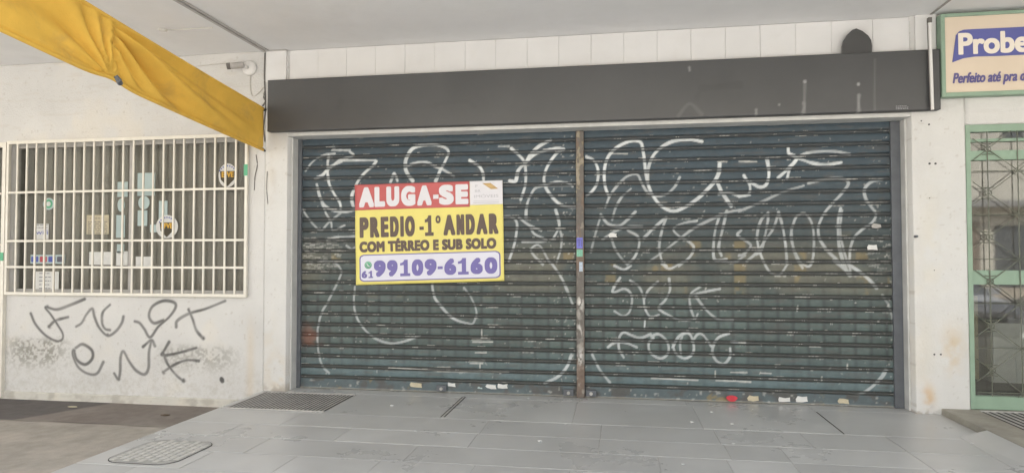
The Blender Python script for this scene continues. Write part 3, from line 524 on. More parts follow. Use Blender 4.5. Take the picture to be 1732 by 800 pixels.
def shutter(x0, x1, seed, label, rails, locks):
    t = thing('roller_shutter', label, 'roller shutter', ((x0+x1)/2, SHUT, 0))
    shutter_sheet(x0+.004, x1-.004, seed, t)
    xs = axis((x0+.004, x1-.004, .012)); zs = axis((.004, .113, .009)); X, Z = np.meshgrid(xs, zs); n1 = fbm(X, Z, 9, seed+80)
    c = np.ones(X.shape+(3,))*np.array((.105, .135, .145)); c = mixc(c, (.10, .09, .08), sm(.45, .65, n1)*.7); c = mixc(c, (.30, .22, .09), sm(.70, .76, fbm(X, Z, 6, seed+81))*.6); c = mixc(c, (.35, .33, .28), (1-sm(.012, .022, Z))*.6); c = mixc(c, (.5, .5, .47), sm(.74, .8, fbm(X, Z, 22, seed+82, 2))*.5)
    bb = sheet('bottom_bar', xs, zs, np.full(X.shape, SHUT-.006)-.012*(1-sm(.012, .018, Z)), c, M['shutter'], t, .05)
    for a, b in rails: box('guide_rail', M['rail'], t, a, b, SHUT-.03, SHUT+.04, .002, 2.90)
    for px in locks:
        a = P(px, 668, SHUT)[0]; bm = bmesh.new(); bx(bm, a-.055, a+.055, SHUT-.045, SHUT-.008, .018, .085, .008); lk = obj('floor_lock', bm, M['rail'], t)
        bm = bmesh.new(); tube(bm, [(a, SHUT-.044, .05), (a, SHUT-.058, .05)], .018, 12); obj('keyhole', bm, M['grate'], lk)
    return t
XP0, XP1 = -.440, -.360
sh1 = shutter(-3.70, XP0, 100, 'graffitied blue grey roller shutter carrying the rental banner, left of the rusty post', [(-3.70, -3.655)], [748, 962])
sh2 = shutter(XP1, 2.842, 200, 'graffitied blue grey roller shutter without a banner, right of the rusty post', [(2.752, 2.842)], [1000])
def scrap(parent, px0, px1, py0, py1, m, seed, y=None, name='paper_scrap'):
    r = random.Random(seed); y = y or SHUT-.009; a, zt = P(px0, py0, SHUT); b, zb = P(px1, py1, SHUT)
    if zb < .022 and py0 > 600: zt += .022-zb; zb = .022
    o = [(a+r.uniform(0, .012), zb+r.uniform(0, .01)), (a+(b-a)*.5, zb+r.uniform(-.004, .01)), (b, zb+r.uniform(-.004, .012)), (b-r.uniform(0, .012), (zb+zt)/2), (b-r.uniform(0, .01), zt-r.uniform(0, .012)), (a+(b-a)*.55, zt-r.uniform(0, .014)), (a+r.uniform(0, .02), zt), (a-r.uniform(0, .008), (zb+zt)/2)]
    bm = bmesh.new(); prism(bm, o, y-.002, y+.001); return obj(name, bm, m, parent)
for k, (a, b, c_, d, m) in enumerate(((694, 714, 646, 655, 'paper_beige'), (758, 771, 646, 654, 'paper'), (822, 840, 649, 657, 'paper'), (842, 859, 648, 657, 'paper'), (808, 816, 653, 657, 'paper_blue'))): scrap(sh1, a, b, c_, d, M[m], k)
for k, (a, b, c_, d, m) in enumerate(((1264, 1283, 668, 678, 'paper_beige'), (1317, 1336, 671, 680, 'paper'), (1346, 1366, 669, 680, 'paper'), (1417, 1436, 674, 684, 'paper_beige'))): scrap(sh2, a, b, c_, d, M[m], 30+k)
scrap(sh2, 1466, 1484, 414, 423, M['paper'], 50, SHUT-.009, 'sticker'); scrap(sh2, 1474, 1490, 378, 386, M['grate'], 51, SHUT-.009, 'sticker'); scrap(sh2, 1029, 1044, 394, 402, M['paper'], 52, SHUT-.009, 'sticker')
a, b = P(1237, 674, SHUT); bm = bmesh.new(); prism(bm, [(a+.055*math.cos(t)*(1+.12*math.sin(3*t)), .045+.032*math.sin(t)) for t in np.linspace(0, 2*math.pi, 18, endpoint=False)], SHUT-.032, SHUT-.026)
o = obj('red_seal', bm, M['redrag']); tag(o, 'flat red plastic disc stuck on the bottom of the right shutter', 'disc')

# centre post
xs = axis((XP0-.002, XP1+.002, .006)); zs = axis((.002, 2.90, .008)); X, Z = np.meshgrid(xs, zs); n1 = fbm(X*3, Z, 4, 300); n2 = fbm(X*2, Z*1.2, 12, 310)
c = np.ones(X.shape+(3,))*np.array((.165, .15, .135)); c = mixc(c, (.20, .14, .105), sm(.5, .66, n1)*.7); c = mixc(c, (.30, .24, .12), sm(.58, .68, n2)*sm(1.6, 2.4, Z)*.8); c = mixc(c, (.34, .31, .27), sm(.60, .72, n2)*.7)
for zc, op in ((P(980, 512, SHUT)[1], .95), (P(980, 555, SHUT)[1], .8), (P(980, 603, SHUT)[1], .95)):
    c = mixc(c, (.68, .66, .62), np.exp(-((Z-zc)/.09)**2-((X+.40)/.035)**2)*sm(.40, .55, n2)*op)
pt = sheet('shutter_post', xs, zs, np.full(X.shape, SHUT-.045), c, M['post'], None, .16); tag(pt, 'rusty steel post with peeling paint between the two shutters', 'post')
for py0, py1, m in ((402, 420, 'bluest'), (422, 434, 'greenst'), (443, 459, 'palest')):
    zt = P(980, py0, SHUT-.045)[1]; zb = P(980, py1, SHUT-.045)[1]; s_ = box('sticker', M[m], pt, XP0+(.003 if m != 'palest' else .03), XP1-.012, SHUT-.048, SHUT-.044, zb, zt, bev=0)
    if m == 'bluest':
        bm = bmesh.new()
        for q_ in (.016, .032, .052): bx(bm, XP0+q_, XP0+q_+.007, SHUT-.0495, SHUT-.0482, zb+.02, zt-.02)
        bx(bm, XP0+.012, XP0+.045, SHUT-.0498, SHUT-.0484, zt-.03, zt-.022); obj('lettering', bm, M['navy'], s_)

# =================================================================== RENTAL BANNER
BY = SHUT-.022
bc = [P(602, 482, BY), P(853, 475, BY), P(850, 305, BY), P(600, 313, BY)]          # bl, br, tr, tl
def bpt(u, v, off=0.0):
    x = (1-u)*(1-v)*bc[0][0]+u*(1-v)*bc[1][0]+u*v*bc[2][0]+(1-u)*v*bc[3][0]; z = (1-u)*(1-v)*bc[0][1]+u*(1-v)*bc[1][1]+u*v*bc[2][1]+(1-u)*v*bc[3][1]
    return (x, BY-off+.0035*math.sin(u*7+v*3)+.003*math.sin(v*9-u*4)+.002*math.sin(23*u+9*v), z)
def bpanel(name, u0, u1, v0, v1, m, off, parent, nu=30, nv=20, outline=None, th=.0012):
    bm = bmesh.new()
    if outline:
        vs_ = [bm.verts.new(bpt(u, v, off)) for u, v in outline]; cv = bm.verts.new(bpt(sum(p[0] for p in outline)/len(outline), sum(p[1] for p in outline)/len(outline), off)); n = len(vs_)
        for i in range(n): bm.faces.new((vs_[i], vs_[(i+1) % n], cv))
    else:
        g_ = [[bm.verts.new(bpt(u0+(u1-u0)*i/nu, v0+(v1-v0)*j/nv, off)) for i in range(nu+1)] for j in range(nv+1)]
        for j in range(nv):
            for i in range(nu): bm.faces.new((g_[j][i], g_[j][i+1], g_[j+1][i+1], g_[j+1][i]))
    o = obj(name, bm, m, parent, True); md = o.modifiers.new('thick', 'SOLIDIFY'); md.thickness = th; md.offset = 0; return o
bn = thing('rental_banner', 'yellow, red and white to-let banner with a phone number taped to the left shutter', 'banner', (-2.1, BY, 1.8))
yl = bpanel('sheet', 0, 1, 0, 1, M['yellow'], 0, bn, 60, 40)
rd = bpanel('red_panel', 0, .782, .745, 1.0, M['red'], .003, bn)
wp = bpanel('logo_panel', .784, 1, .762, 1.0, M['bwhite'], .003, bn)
def rr_uv(u0, u1, v0, v1, ru, rv, n=10, dens=24):
    o = []
    for cu, cv, a in ((u1-ru, v1-rv, 0), (u0+ru, v1-rv, 90), (u0+ru, v0+rv, 180), (u1-ru, v0+rv, 270)): o += [(cu+ru*math.cos(math.radians(a+90*k/n)), cv+rv*math.sin(math.radians(a+90*k/n))) for k in range(n+1)]
    out = []
    for i, p in enumerate(o):
        q = o[(i+1) % len(o)]; m_ = max(1, int(math.hypot(q[0]-p[0], q[1]-p[1])*dens)); out += [(p[0]+(q[0]-p[0])*k/m_, p[1]+(q[1]-p[1])*k/m_) for k in range(m_)]
    return out
def bgrid_rr(name, m, off, u0, u1, v0, v1, ru, rv):
    """rounded panel as a lattice whose ends follow the corner radius, so it stays on the rippled sheet"""
    bm = bmesh.new(); nu, nv = 48, 24; g_ = []
    for j in range(nv+1):
        v = v0+(v1-v0)*j/nv; dv = max(0, rv-min(v-v0, v1-v))/rv; ins = ru*(1-math.sqrt(max(0, 1-dv*dv)))
        g_.append([bm.verts.new(bpt(u0+ins+(u1-u0-2*ins)*i/nu, v, off)) for i in range(nu+1)])
    for j in range(nv):
        for i in range(nu): bm.faces.new((g_[j][i], g_[j][i+1], g_[j+1][i+1], g_[j+1][i]))
    return obj(name, bm, m, bn, True)
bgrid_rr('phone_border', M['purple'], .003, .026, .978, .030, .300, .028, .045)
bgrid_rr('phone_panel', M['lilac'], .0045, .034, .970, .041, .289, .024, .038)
def btext(name, tx, u0, u1, v0, v1, m, off, bold, **k): return lettering(name, tx, lambda a, b, d=0: bpt(u0+(u1-u0)*a, v0+(v1-v0)*b, off+d), m, bn, bold, aspect=(v1-v0)/(u1-u0)*.655, **k)
ONE = ([(.30, 0), (1, 0), (1, .17), (.82, .17), (.82, 1), (.50, 1), (.42, .90), (.20, .80), (.0, .77), (.0, .62), (.50, .64), (.50, .17), (.30, .17)], [(0, 1, 2, 3, 11, 12), (3, 4, 5, 6, 10), (3, 10, 11), (6, 7, 9, 10), (7, 8, 9)])
ONE = ([(0, 0), (1, 0), (1, .17), (.76, .17), (.76, 1), (.42, 1), (.34, .89), (.18, .82), (.0, .80), (.0, .65), (.36, .68), (.36, .17), (0, .17)], [(0, 1, 2, 3, 11, 12), (3, 4, 5, 6, 10, 11), (6, 7, 9, 10), (7, 8, 9)])
def bline(chars, v0, v1, m, off, bold):
    """a line of heavy letters, each in its own measured cell of the banner"""
    V = []; F = []
    for i, (ch, u0, u1, *vv) in enumerate(chars):
        a0, a1 = vv if vv else (v0, v1); asp = (a1-a0)/(u1-u0)*.655
        g_, f = (np.array(ONE[0]), ONE[1]) if ch == '1' else glyphs(ch); K = 1 if ch in '1-' else 12; bo = 0 if K == 1 else bold; hu, hv = min(.30, bo*asp), bo
        for k in range(K):
            t = 2*math.pi*k/K; cu = hu*max(-1, min(1, 1.3*math.cos(t))); cv_ = hv*max(-1, min(1, 1.3*math.sin(t)))
            F += [tuple(q_+len(V) for q_ in p) for p in f]; V += [bpt(u0+(u1-u0)*(hu+(1-2*hu)*a+cu), a0+(a1-a0)*(hv+(1-2*hv)*b+cv_), off+.00008*k) for a, b in g_]
    me = bpy.data.meshes.new('lettering'); me.from_pydata(V, [], F); me.materials.append(m); return link(bpy.data.objects.new('lettering', me), bn)
def cells(tx, xs_, x0, w_): return [(c_, (a-x0)/w_, (b-x0)/w_) for c_, (a, b) in zip(tx, xs_)]
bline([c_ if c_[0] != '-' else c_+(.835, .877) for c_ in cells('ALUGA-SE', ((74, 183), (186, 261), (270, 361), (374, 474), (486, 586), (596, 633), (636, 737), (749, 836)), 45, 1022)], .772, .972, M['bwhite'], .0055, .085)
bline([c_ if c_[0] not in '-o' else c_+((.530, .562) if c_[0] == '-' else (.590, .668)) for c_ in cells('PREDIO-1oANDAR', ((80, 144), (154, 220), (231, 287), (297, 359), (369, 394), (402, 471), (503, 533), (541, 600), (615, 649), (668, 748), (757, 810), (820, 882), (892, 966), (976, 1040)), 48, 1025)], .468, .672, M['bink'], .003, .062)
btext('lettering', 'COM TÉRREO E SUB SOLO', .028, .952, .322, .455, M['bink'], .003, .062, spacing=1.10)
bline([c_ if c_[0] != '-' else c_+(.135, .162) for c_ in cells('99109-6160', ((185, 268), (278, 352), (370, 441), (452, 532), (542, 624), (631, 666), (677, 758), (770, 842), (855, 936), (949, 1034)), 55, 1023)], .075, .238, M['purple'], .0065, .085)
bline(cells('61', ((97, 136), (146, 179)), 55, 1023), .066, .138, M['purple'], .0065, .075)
def uvdisc(u, v, r, n=20): return [(u+r*math.cos(2*math.pi*k/n), v+r*1.48*math.sin(2*math.pi*k/n)) for k in range(n)]
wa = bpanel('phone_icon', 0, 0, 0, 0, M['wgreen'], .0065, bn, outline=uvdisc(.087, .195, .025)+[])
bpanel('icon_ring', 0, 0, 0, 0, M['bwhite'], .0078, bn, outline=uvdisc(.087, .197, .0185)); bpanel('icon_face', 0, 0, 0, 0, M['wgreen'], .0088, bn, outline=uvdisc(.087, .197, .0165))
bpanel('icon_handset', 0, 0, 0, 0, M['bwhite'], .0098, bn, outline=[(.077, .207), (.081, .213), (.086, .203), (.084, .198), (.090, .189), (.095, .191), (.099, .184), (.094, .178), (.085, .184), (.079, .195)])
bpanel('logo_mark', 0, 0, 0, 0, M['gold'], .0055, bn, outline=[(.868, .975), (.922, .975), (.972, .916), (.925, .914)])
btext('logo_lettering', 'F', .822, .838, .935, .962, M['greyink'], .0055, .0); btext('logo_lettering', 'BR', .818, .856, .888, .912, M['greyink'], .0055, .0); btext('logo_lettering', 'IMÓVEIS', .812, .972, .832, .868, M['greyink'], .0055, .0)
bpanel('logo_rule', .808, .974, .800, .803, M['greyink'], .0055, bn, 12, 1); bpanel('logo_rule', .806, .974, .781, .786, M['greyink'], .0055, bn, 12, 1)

# =================================================================== LEFT WINDOW, GRILLE, DOOR
GY = WALL-.03
gl = thing('window_grille', 'cream painted steel bar grille over the wide shop window', 'grille', (-5.8, GY, 1.0))
bm = bmesh.new(); bx(bm, WX0-.02, WX1+.025, GY-.022, GY+.016, 2.905, 2.945, .003); bx(bm, WX0-.02, WX1+.025, GY-.022, GY+.016, 1.062, 1.098, .003)
bx(bm, WX0-.02, WX0+.012, GY-.021, GY+.015, 1.0985, 2.9045, .003); bx(bm, WX1-.008, WX1+.025, GY-.021, GY+.015, 1.0985, 2.9045, .003); obj('frame', bm, M['white_metal'], gl)
for k in range(1, 24):
    x = WX0-.004+(WX1+.008-WX0+.004)*k/24+random.uniform(-.003, .003); bm = bmesh.new(); bx(bm, x-.0105, x+.0105, GY-.016, GY+.002, 1.0985, 2.9045, .003); obj('bar', bm, M['white_metal'], gl)
for py in (325, 407, 452):
    z = P(200, py if py != 325 else 323, GY)[1]; bm = bmesh.new(); bx(bm, WX0+.012, WX1-.008, GY-.024, GY-.0165, z-.013, z+.013, .002); obj('cross_bar', bm, M['white_metal'], gl)
xa, za = P(421, 278, GY-.03); xb, zb = P(421, 297, GY-.03); box('green_tag', M['tag_green'], gl, WX1-.014, WX1+.032, GY-.027, GY-.0225, zb, za, bev=0)
dr = thing('grille_door', 'cream barred steel door at the far left of the graffiti wall', 'door', (-8.2, GY, ZP))
bm = bmesh.new(); bx(bm, -7.462, -7.412, GY-.02, GY+.03, ZP+.02, 2.93, .003); bx(bm, -9.0, -8.955, GY-.02, GY+.03, ZP+.02, 2.93, .003); bx(bm, -8.954, -7.463, GY-.018, GY+.028, 2.87, 2.93, .003); bx(bm, -8.954, -7.463, GY-.018, GY+.028, ZP+.02, ZP+.12, .003); obj('frame', bm, M['white_metal'], dr)
for k in range(1, 12): bm = bmesh.new(); x = -7.462-1.492*k/12; bx(bm, x-.0125, x+.0125, GY-.016, GY+.008, ZP+.1205, 2.869, .003); obj('bar', bm, M['white_metal'], dr)
for z in (P(8, 328, GY)[1], P(8, 414, GY)[1], P(8, 457, GY)[1]): bm = bmesh.new(); bx(bm, -8.954, -7.463, GY-.026, GY-.0165, z-.013, z+.013, .002); obj('cross_bar', bm, M['white_metal'], dr)
za = P(12, 427, GY)[1]; zb = P(12, 441, GY)[1]; box('green_tag', M['tag_green'], dr, -7.460, -7.414, GY-.027, GY-.0205, zb, za, bev=0)
o = box('door_glass', M['glass'], dr, -8.95, -7.47, WALL+.03, WALL+.036, ZP+.03, 2.92, bev=0)
wn = thing('shop_window', 'dark shop window glass behind the cream bars', 'window', (-5.8, WALL+.09, 1.0))
bm = bmesh.new(); F0, F1 = WALL+.06, WALL+.10
bx(bm, WX0+.001, WX1-.001, F0, F1, 2.87, 2.924); bx(bm, WX0+.001, WX1-.001, F0, F1, 1.086, 1.13); bx(bm, WX0+.001, WX0+.04, F0, F1, 1.1305, 2.8695); bx(bm, WX1-.04, WX1-.001, F0, F1, 1.1305, 2.8695); obj('frame', bm, M['grate'], wn)
xm = P(223, 330, WALL+.08)[0]; box('mullion', M['trim'], wn, xm-.02, xm+.02, F0-.002, F1, 1.131, 2.869)
box('pane', M['glass'], wn, WX0+.04, WX1-.04, WALL+.085, WALL+.091, 1.13, 2.87, bev=0)
# room behind the window
rm = thing('shop_interior', 'dim interior of the closed shop seen through the barred window', 'room', (-6.5, 9, ZP))
bm = bmesh.new(); bx(bm, -9.2, -3.98, 10.4, 10.5, ZP, ZC-.01); bx(bm, -9.3, -9.2, WALL+.125, 10.5, ZP, ZC-.01); bx(bm, -3.98, -3.9, WALL+.125, 10.5, ZP, ZC-.01); obj('wall', bm, M['room'], rm)
box('floor', M['room_dark'], rm, -9.2, -3.98, WALL+.0, 10.39, ZP-.018, ZP-.005, bev=0)
box('counter', M['room'], rm, -6.9, -4.6, 8.6, 9.2, ZP, .95)
bm = bmesh.new()
for z in (.5, 1.0, 1.5, 2.0): bx(bm, -6.4, -4.1, 10.0, 10.39, z, z+.04)
for x in (-6.4, -5.6, -4.85, -4.14): bx(bm, x, x+.04, 10.0, 10.39, ZP, 2.4)
obj('shelf', bm, M['room_dark'], rm)
xs = axis((WX0-.1, WX1+.2, .02)); zs = axis((ZP+.8, 3.1, .06)); X, Z = np.meshgrid(xs, zs); n1 = fbm(X, Z*.1, 3, 401)
fold = sm(-6.0, -4.9, X)*.9
c = np.ones(X.shape+(3,))*np.array((.26, .232, .21))*(.9+.2*fbm(X, Z, 1.2, 402))[..., None]
o = sheet('curtain', xs, zs, WALL+.42+.05*fold*np.sin(X*27+3*n1)+.02*np.sin(X*5), c, M['room_cloth'], None, .12, smooth=True); tag(o, 'drab grey brown curtain drawn behind the barred window', 'curtain')  # made-up curtain; its colour stands in for haze and reflections on the glass
PY = WALL+.078
def poster(name, px0, px1, py0, py1, m, label, cat='poster', y=PY, shape='rect'):
    a, zt = P(px0, py0, y); b, zb = P(px1, py1, y); bm = bmesh.new()
    prism(bm, disc_pts((a+b)/2, (zt+zb)/2, (zt-zb)/2, 28, (b-a)/(zt-zb)) if shape == 'disc' else [(a, zb), (b, zb), (b, zt), (a, zt)], y-.0015, y+.0015)
    o = obj(name, bm, m); tag(o, label, cat); return o, a, b, zb, zt
def rules(parent, a, b, zb, zt, n, m, y=PY, name='lettering'):
    bm = bmesh.new()
    for k in range(n):
        z = zb+(zt-zb)*(k+.5)/n; x = a+(b-a)*.06
        while x < b-(b-a)*.1:
            L = random.uniform(.02, .06); bx(bm, x, min(x+L, b-(b-a)*.06), y-.0028, y-.0018, z-.004, z+.004); x += L+.012
    obj(name, bm, m, parent)
o, a, b, zb, zt = poster('notice', 147, 184, 364, 396, M['paper_beige'], 'beige printed notice stuck inside the window left of the pale blue sheets', 'notice'); rules(o, a, b, zb, zt-.07, 7, M['ink']); rules(o, a+.03, b-.08, zt-.07, zt-.01, 1, M['ink'])
o, a, b, zb, zt = poster('notice', 60, 82, 379, 405, M['paper'], 'small white notice with dark blue print under the round green sticker', 'notice'); lettering('lettering', 'OFFCE' if False else 'wifi', flat(a+.01, b-.01, zb+.06, zb+.12, PY-.0025), M['inkblue'], o); rules(o, a, b, zb+.13, zt, 2, M['ink'])
o, a, b, zb, zt = poster('card_strip', 52, 110, 431, 446, M['paper_blue'], 'strip of bank card emblems low on the left of the window', 'sticker')
w_ = (b-a)/4
for k, m in enumerate(('inkblue', 'inkred', 'inkblue', 'ink')):
    bm = bmesh.new(); prism(bm, rrect(a+w_*k+.01, a+w_*(k+1)-.01, zb+.02, zt-.02, .012), PY-.003, PY-.0018); obj('emblem', bm, M[m], o)
o, a, b, zb, zt = poster('price_sheet', 56, 99, 459, 491, M['paper'], 'large white printed sheet at the bottom left of the window', 'notice'); rules(o, a+.08, b-.1, zb, zt, 5, M['ink'])
o, a, b, zb, zt = poster('round_sticker', 73, 92, 335, 355, M['paper_blue'], 'round green and white sticker high on the left of the window', 'sticker', shape='disc')
bm = bmesh.new(); prism(bm, disc_pts((a+b)/2, (zb+zt)/2, .055, 24), PY-.003, PY-.0018); g2 = obj('green_disc', bm, M['tag_green'], o)
bm = bmesh.new(); prism(bm, disc_pts((a+b)/2, (zb+zt)/2, .03, 18), PY-.0042, PY-.0032); obj('white_ring', bm, M['paper'], o)
for (p_, lab) in (((264, 301, 364, 403), 'round white sticker with a black and amber shield in the middle of the window'), ((370, 400, 277, 317), 'round white sticker with a black and amber shield at the top right of the window')):
    yq = PY-.004; o, a, b, zb, zt = poster('shield_sticker', *p_, M['paper'], lab, 'sticker', yq, 'disc'); cx = (a+b)/2; cz = (zb+zt)/2; R = (zt-zb)/2
    bm = bmesh.new(); prism(bm, [(cx-R*.68, cz+R*.36), (cx-R*.6, cz-R*.35), (cx-R*.1, cz-R*.82), (cx, cz-R*.9), (cx+R*.1, cz-R*.82), (cx+R*.6, cz-R*.35), (cx+R*.68, cz+R*.36)], yq-.003, yq-.0017); sh_ = obj('shield', bm, M['shield'], o)
    lettering('lettering', 'EFVE', flat(cx-R*.52, cx+R*.56, cz-R*.16, cz+R*.30, yq-.004), M['amber'], o, .05, aspect=.43)
    bm = bmesh.new()
    for k in range(9):
        t = math.radians(150-120*k/8); bx(bm, cx+R*.8*math.cos(t)-.007, cx+R*.8*math.cos(t)+.007, yq-.003, yq-.0018, cz+R*.8*math.sin(t)-.009, cz+R*.8*math.sin(t)+.009)
    obj('ring_print', bm, M['inkblue'], o)
PS = [((233, 262, 293, 331), 'rect', 'pale blue sheet, largest of the group at the top of the window'), ((199, 216, 308, 333), 'rect', 'pale blue sheet left of the largest sheet'), ((199, 211, 336, 358), 'disc', 'pale blue disc left of the mullion'), ((234, 253, 332, 354), 'disc', 'pale blue disc under the largest sheet'),
      ((197, 211, 364, 402), 'rect', 'tall pale blue sheet beneath the left disc'), ((233, 249, 356, 382), 'rect', 'pale blue sheet beneath the right disc'), ((269, 283, 340, 372), 'rect', 'pale blue upright sheet just above the middle shield sticker'), ((254, 265, 380, 393), 'rect', 'small pale blue square left of the middle shield sticker'), ((198, 210, 413, 428), 'rect', 'small pale sheet above the row of white papers')]
for p_, shp, lab in PS: poster('blue_sheet', *p_, M['paper_blue'], lab, 'sheet', PY+.002, shp)
for p_, lab in (((151, 190, 426, 448), 'wide white paper at the left of the low row in the window'), ((197, 216, 425, 449), 'white paper in the low row left of the mullion'), ((230, 256, 434, 451), 'white paper in the low row right of the mullion')): poster('white_paper', *p_, M['paper'], lab, 'paper', PY+.002)

# =================================================================== SECURITY CAMERA AND CABLES
scx, scz = P(414, 114, WALL-.06)
sc_ = thing('security_camera', 'small white dome based security camera with a trailing cable on the cream wall', 'camera', (scx, WALL, scz))
def lathe_y(bm, cx, cz, prof_, n=24):
    rings = [[bm.verts.new((cx+r*math.cos(2*math.pi*k/n), y, cz+r*math.sin(2*math.pi*k/n))) for k in range(n)] for y, r in prof_]
    for A, B in zip(rings[:-1], rings[1:]):
        for k in range(n): bm.faces.new((A[k], A[(k+1) % n], B[(k+1) % n], B[k]))
    bm.faces.new(rings[-1]); bm.faces.new(rings[0][::-1])
bm = bmesh.new(); lathe_y(bm, scx+.03, scz, [(WALL-.003, .088), (WALL-.022, .086), (WALL-.036, .075), (WALL-.042, .05), (WALL-.044, .03)]); obj('base', bm, M['plastic'], sc_, True)
bm = bmesh.new(); tube(bm, [(scx+.03, WALL-.04, scz), (scx, WALL-.09, scz-.004), (scx-.03, WALL-.115, scz+.004)], .018, 10); obj('arm', bm, M['plastic'], sc_, True)
bm = bmesh.new(); tube(bm, [(scx+.02, WALL-.105, scz+.012), (scx+.005, WALL-.11, scz+.010), (scx-.09, WALL-.15, scz-.006), (scx-.115, WALL-.16, scz-.010)], [.022, .036, .036, .034], 16); bd = obj('body', bm, M['trim'], sc_, True)
bm = bmesh.new(); tube(bm, [(scx-.116, WALL-.1605, scz-.0102), (scx-.150, WALL-.172, scz-.0145)], .037, 14); obj('lens', bm, M['cable'], bd)
def cable(name, pts, r, m, label):
    s = catmull([(p[0], p[1]) for p in pts], .03); yy = np.interp(np.linspace(0, 1, len(s)), np.linspace(0, 1, len(pts)), [p[2] if len(p) > 2 else WALL-.008 for p in pts])
    bm = bmesh.new(); tube(bm, [(a[0], y, a[1]) for a, y in zip(s, yy)], r, 6); o = obj(name, bm, m); tag(o, label, 'cable'); return o
def pw(px, py): return P(px, py, WALL-.008)
cable('cable', [pw(424, 126), pw(423, 145), pw(427, 163), pw(437, 158), pw(446, 148)], .005, M['cable_white'], 'thin pale cable looping down from the security camera')
cable('cable', [pw(448, 90), pw(447, 130), pw(449, 180), pw(446, 215), pw(448, 240)], .007, M['cable'], 'dark cable running down the joint from canopy to the black sign')
cable('cable', [pw(444, 180), pw(449, 172), pw(446, 165), pw(448, 155)], .009, M['cable'], 'short tangle of dark cable at the end of the yellow canvas')
cable('cable', [pw(433, 262), pw(435, 280), pw(431, 300), pw(430, 322)], .005, M['cable'], 'thin dark cable hanging below the tip of the yellow canvas')
cable('cable', [pw(452, 290), pw(451, 320), pw(453, 345)], .004, M['cable'], 'short dark wire stub on the slim left pillar')
cable('cable', [P(425, 125-17, WALL-.006), P(380, 108, WALL-.006), P(330, 113, WALL-.006)], .004, M['cable_white'], 'thin pale cable running level along the wall from the security camera')

# =================================================================== YELLOW CANVAS
cv = thing('awning_canvas', 'rolled yellow canvas stretched from the wall out under the canopy', 'awning', (-4.0, 4.5, 3))
nu, nv = 300, 60; y_end = 2.6
def top_z(y): return 3.215+(6.88-y)*.1035
def hgt(y): return .462+(6.88-y)*.014
ytie = 4.62
Yv, Vv = np.meshgrid(np.linspace(6.88, y_end, nu), np.linspace(0, 1, nv)); Tz = top_z(Yv)-.015*np.sin((6.88-Yv)/1.2); Hh = hgt(Yv)
pinch = np.exp(-((Yv-ytie)/.16)**2); Zv = Tz-Hh*Vv*(1-.06*pinch)
rr = np.hypot(Yv-ytie, Zv-(top_z(ytie)-hgt(ytie))); th = np.arctan2(Zv-(top_z(ytie)-hgt(ytie)), ytie-Yv)
fanL = np.sin(th*17+.8*np.sin(th*5))*np.exp(-rr/1.0)*sm(0, .12, rr)*.030*(1-sm(ytie-.05, ytie+.15, Yv))
r2 = np.hypot(Yv-(ytie-.1), Zv-top_z(ytie)+.02); th2 = np.arctan2(top_z(ytie)-.02-Zv, Yv-(ytie-.1))
fanR = (np.sin(th2*21+1.0)*.022*np.exp(-r2/1.6)+.030*np.exp(-((th2-.33)/.05)**2)*sm(.1, .5, r2)-.026*np.exp(-((th2-.50)/.06)**2)*sm(.1, .4, r2)+.02*np.exp(-((th2-.23)/.03)**2)*sm(.2, .8, r2))*sm(ytie-.1, ytie+.2, Yv)
diag = .022*np.sin((Yv*2.3+Zv*9)*1.9)*(1-sm(ytie-1.0, ytie-.1, Yv))
fan = (1.5*fanL+2.0*fanR+2.2*diag)*sm(0, .5, 6.88-Yv); Xv = -3.995-.035*np.sin(np.pi*Vv)*sm(0, .6, 6.88-Yv)+fan*np.clip(np.sin(np.pi*np.clip(Vv*.92+.06, 0, 1))*1.25, 0, 1)+.0015*(fbm(Yv, Zv, 30, 5, 2)-.5)
Xv += .04*(1-sm(0, .045, Vv))*0-.012*np.exp(-((Vv-.965)/.02)**2)
bm = bmesh.new(); gv = [[bm.verts.new((Xv[j, i], Yv[j, i], Zv[j, i])) for i in range(nu)] for j in range(nv)]
for j in range(nv-1):
    for i in range(nu-1): bm.faces.new((gv[j][i], gv[j][i+1], gv[j+1][i+1], gv[j+1][i]))
o = obj('canvas', bm, M['cloth'], cv, True); md = o.modifiers.new('thick', 'SOLIDIFY'); md.thickness = .004
bm = bmesh.new(); ys_ = np.linspace(6.885, y_end, 60); tube(bm, [(-4.0, y, top_z(y)-.015*math.sin((6.88-y)/1.2)+.004) for y in ys_], .017, 8); obj('top_roll', bm, M['cloth'], cv, True)
bm = bmesh.new(); tube(bm, [(-3.997, y, top_z(y)-hgt(y)*(1-.06*math.exp(-((y-ytie)/.16)**2))-.015*math.sin((6.88-y)/1.2)-.006) for y in ys_], .016, 8); obj('hem', bm, M['cloth'], cv, True)
zt_ = top_z(ytie)-hgt(ytie)*.94-.03; bm = bmesh.new(); tube(bm, [(-3.985, ytie+.02, zt_+.03), (-3.97, ytie+.04, zt_), (-3.99, ytie+.08, zt_-.012)], .022, 8); obj('tie_clip', bm, M['rail'], cv)
bm = bmesh.new(); yq = 5.75-2.2; zq = top_z(yq)-hgt(yq)-.005; bx(bm, -4.015, -3.972, yq-.05, yq+.05, zq-.02, zq+.035, .006); obj('repair_patch', bm, M['paper'], cv)
bm = bmesh.new(); tube(bm, [(-4.0, 6.885, 2.76), (-4.0, 6.93, 2.74)], .012, 8); obj('wall_hook', bm, M['dark'], cv); bm = bmesh.new(); tube(bm, [(-4.0, 6.885, 3.2), (-4.0, 6.935, 3.22)], .014, 8); obj('wall_hook', bm, M['dark'], cv)

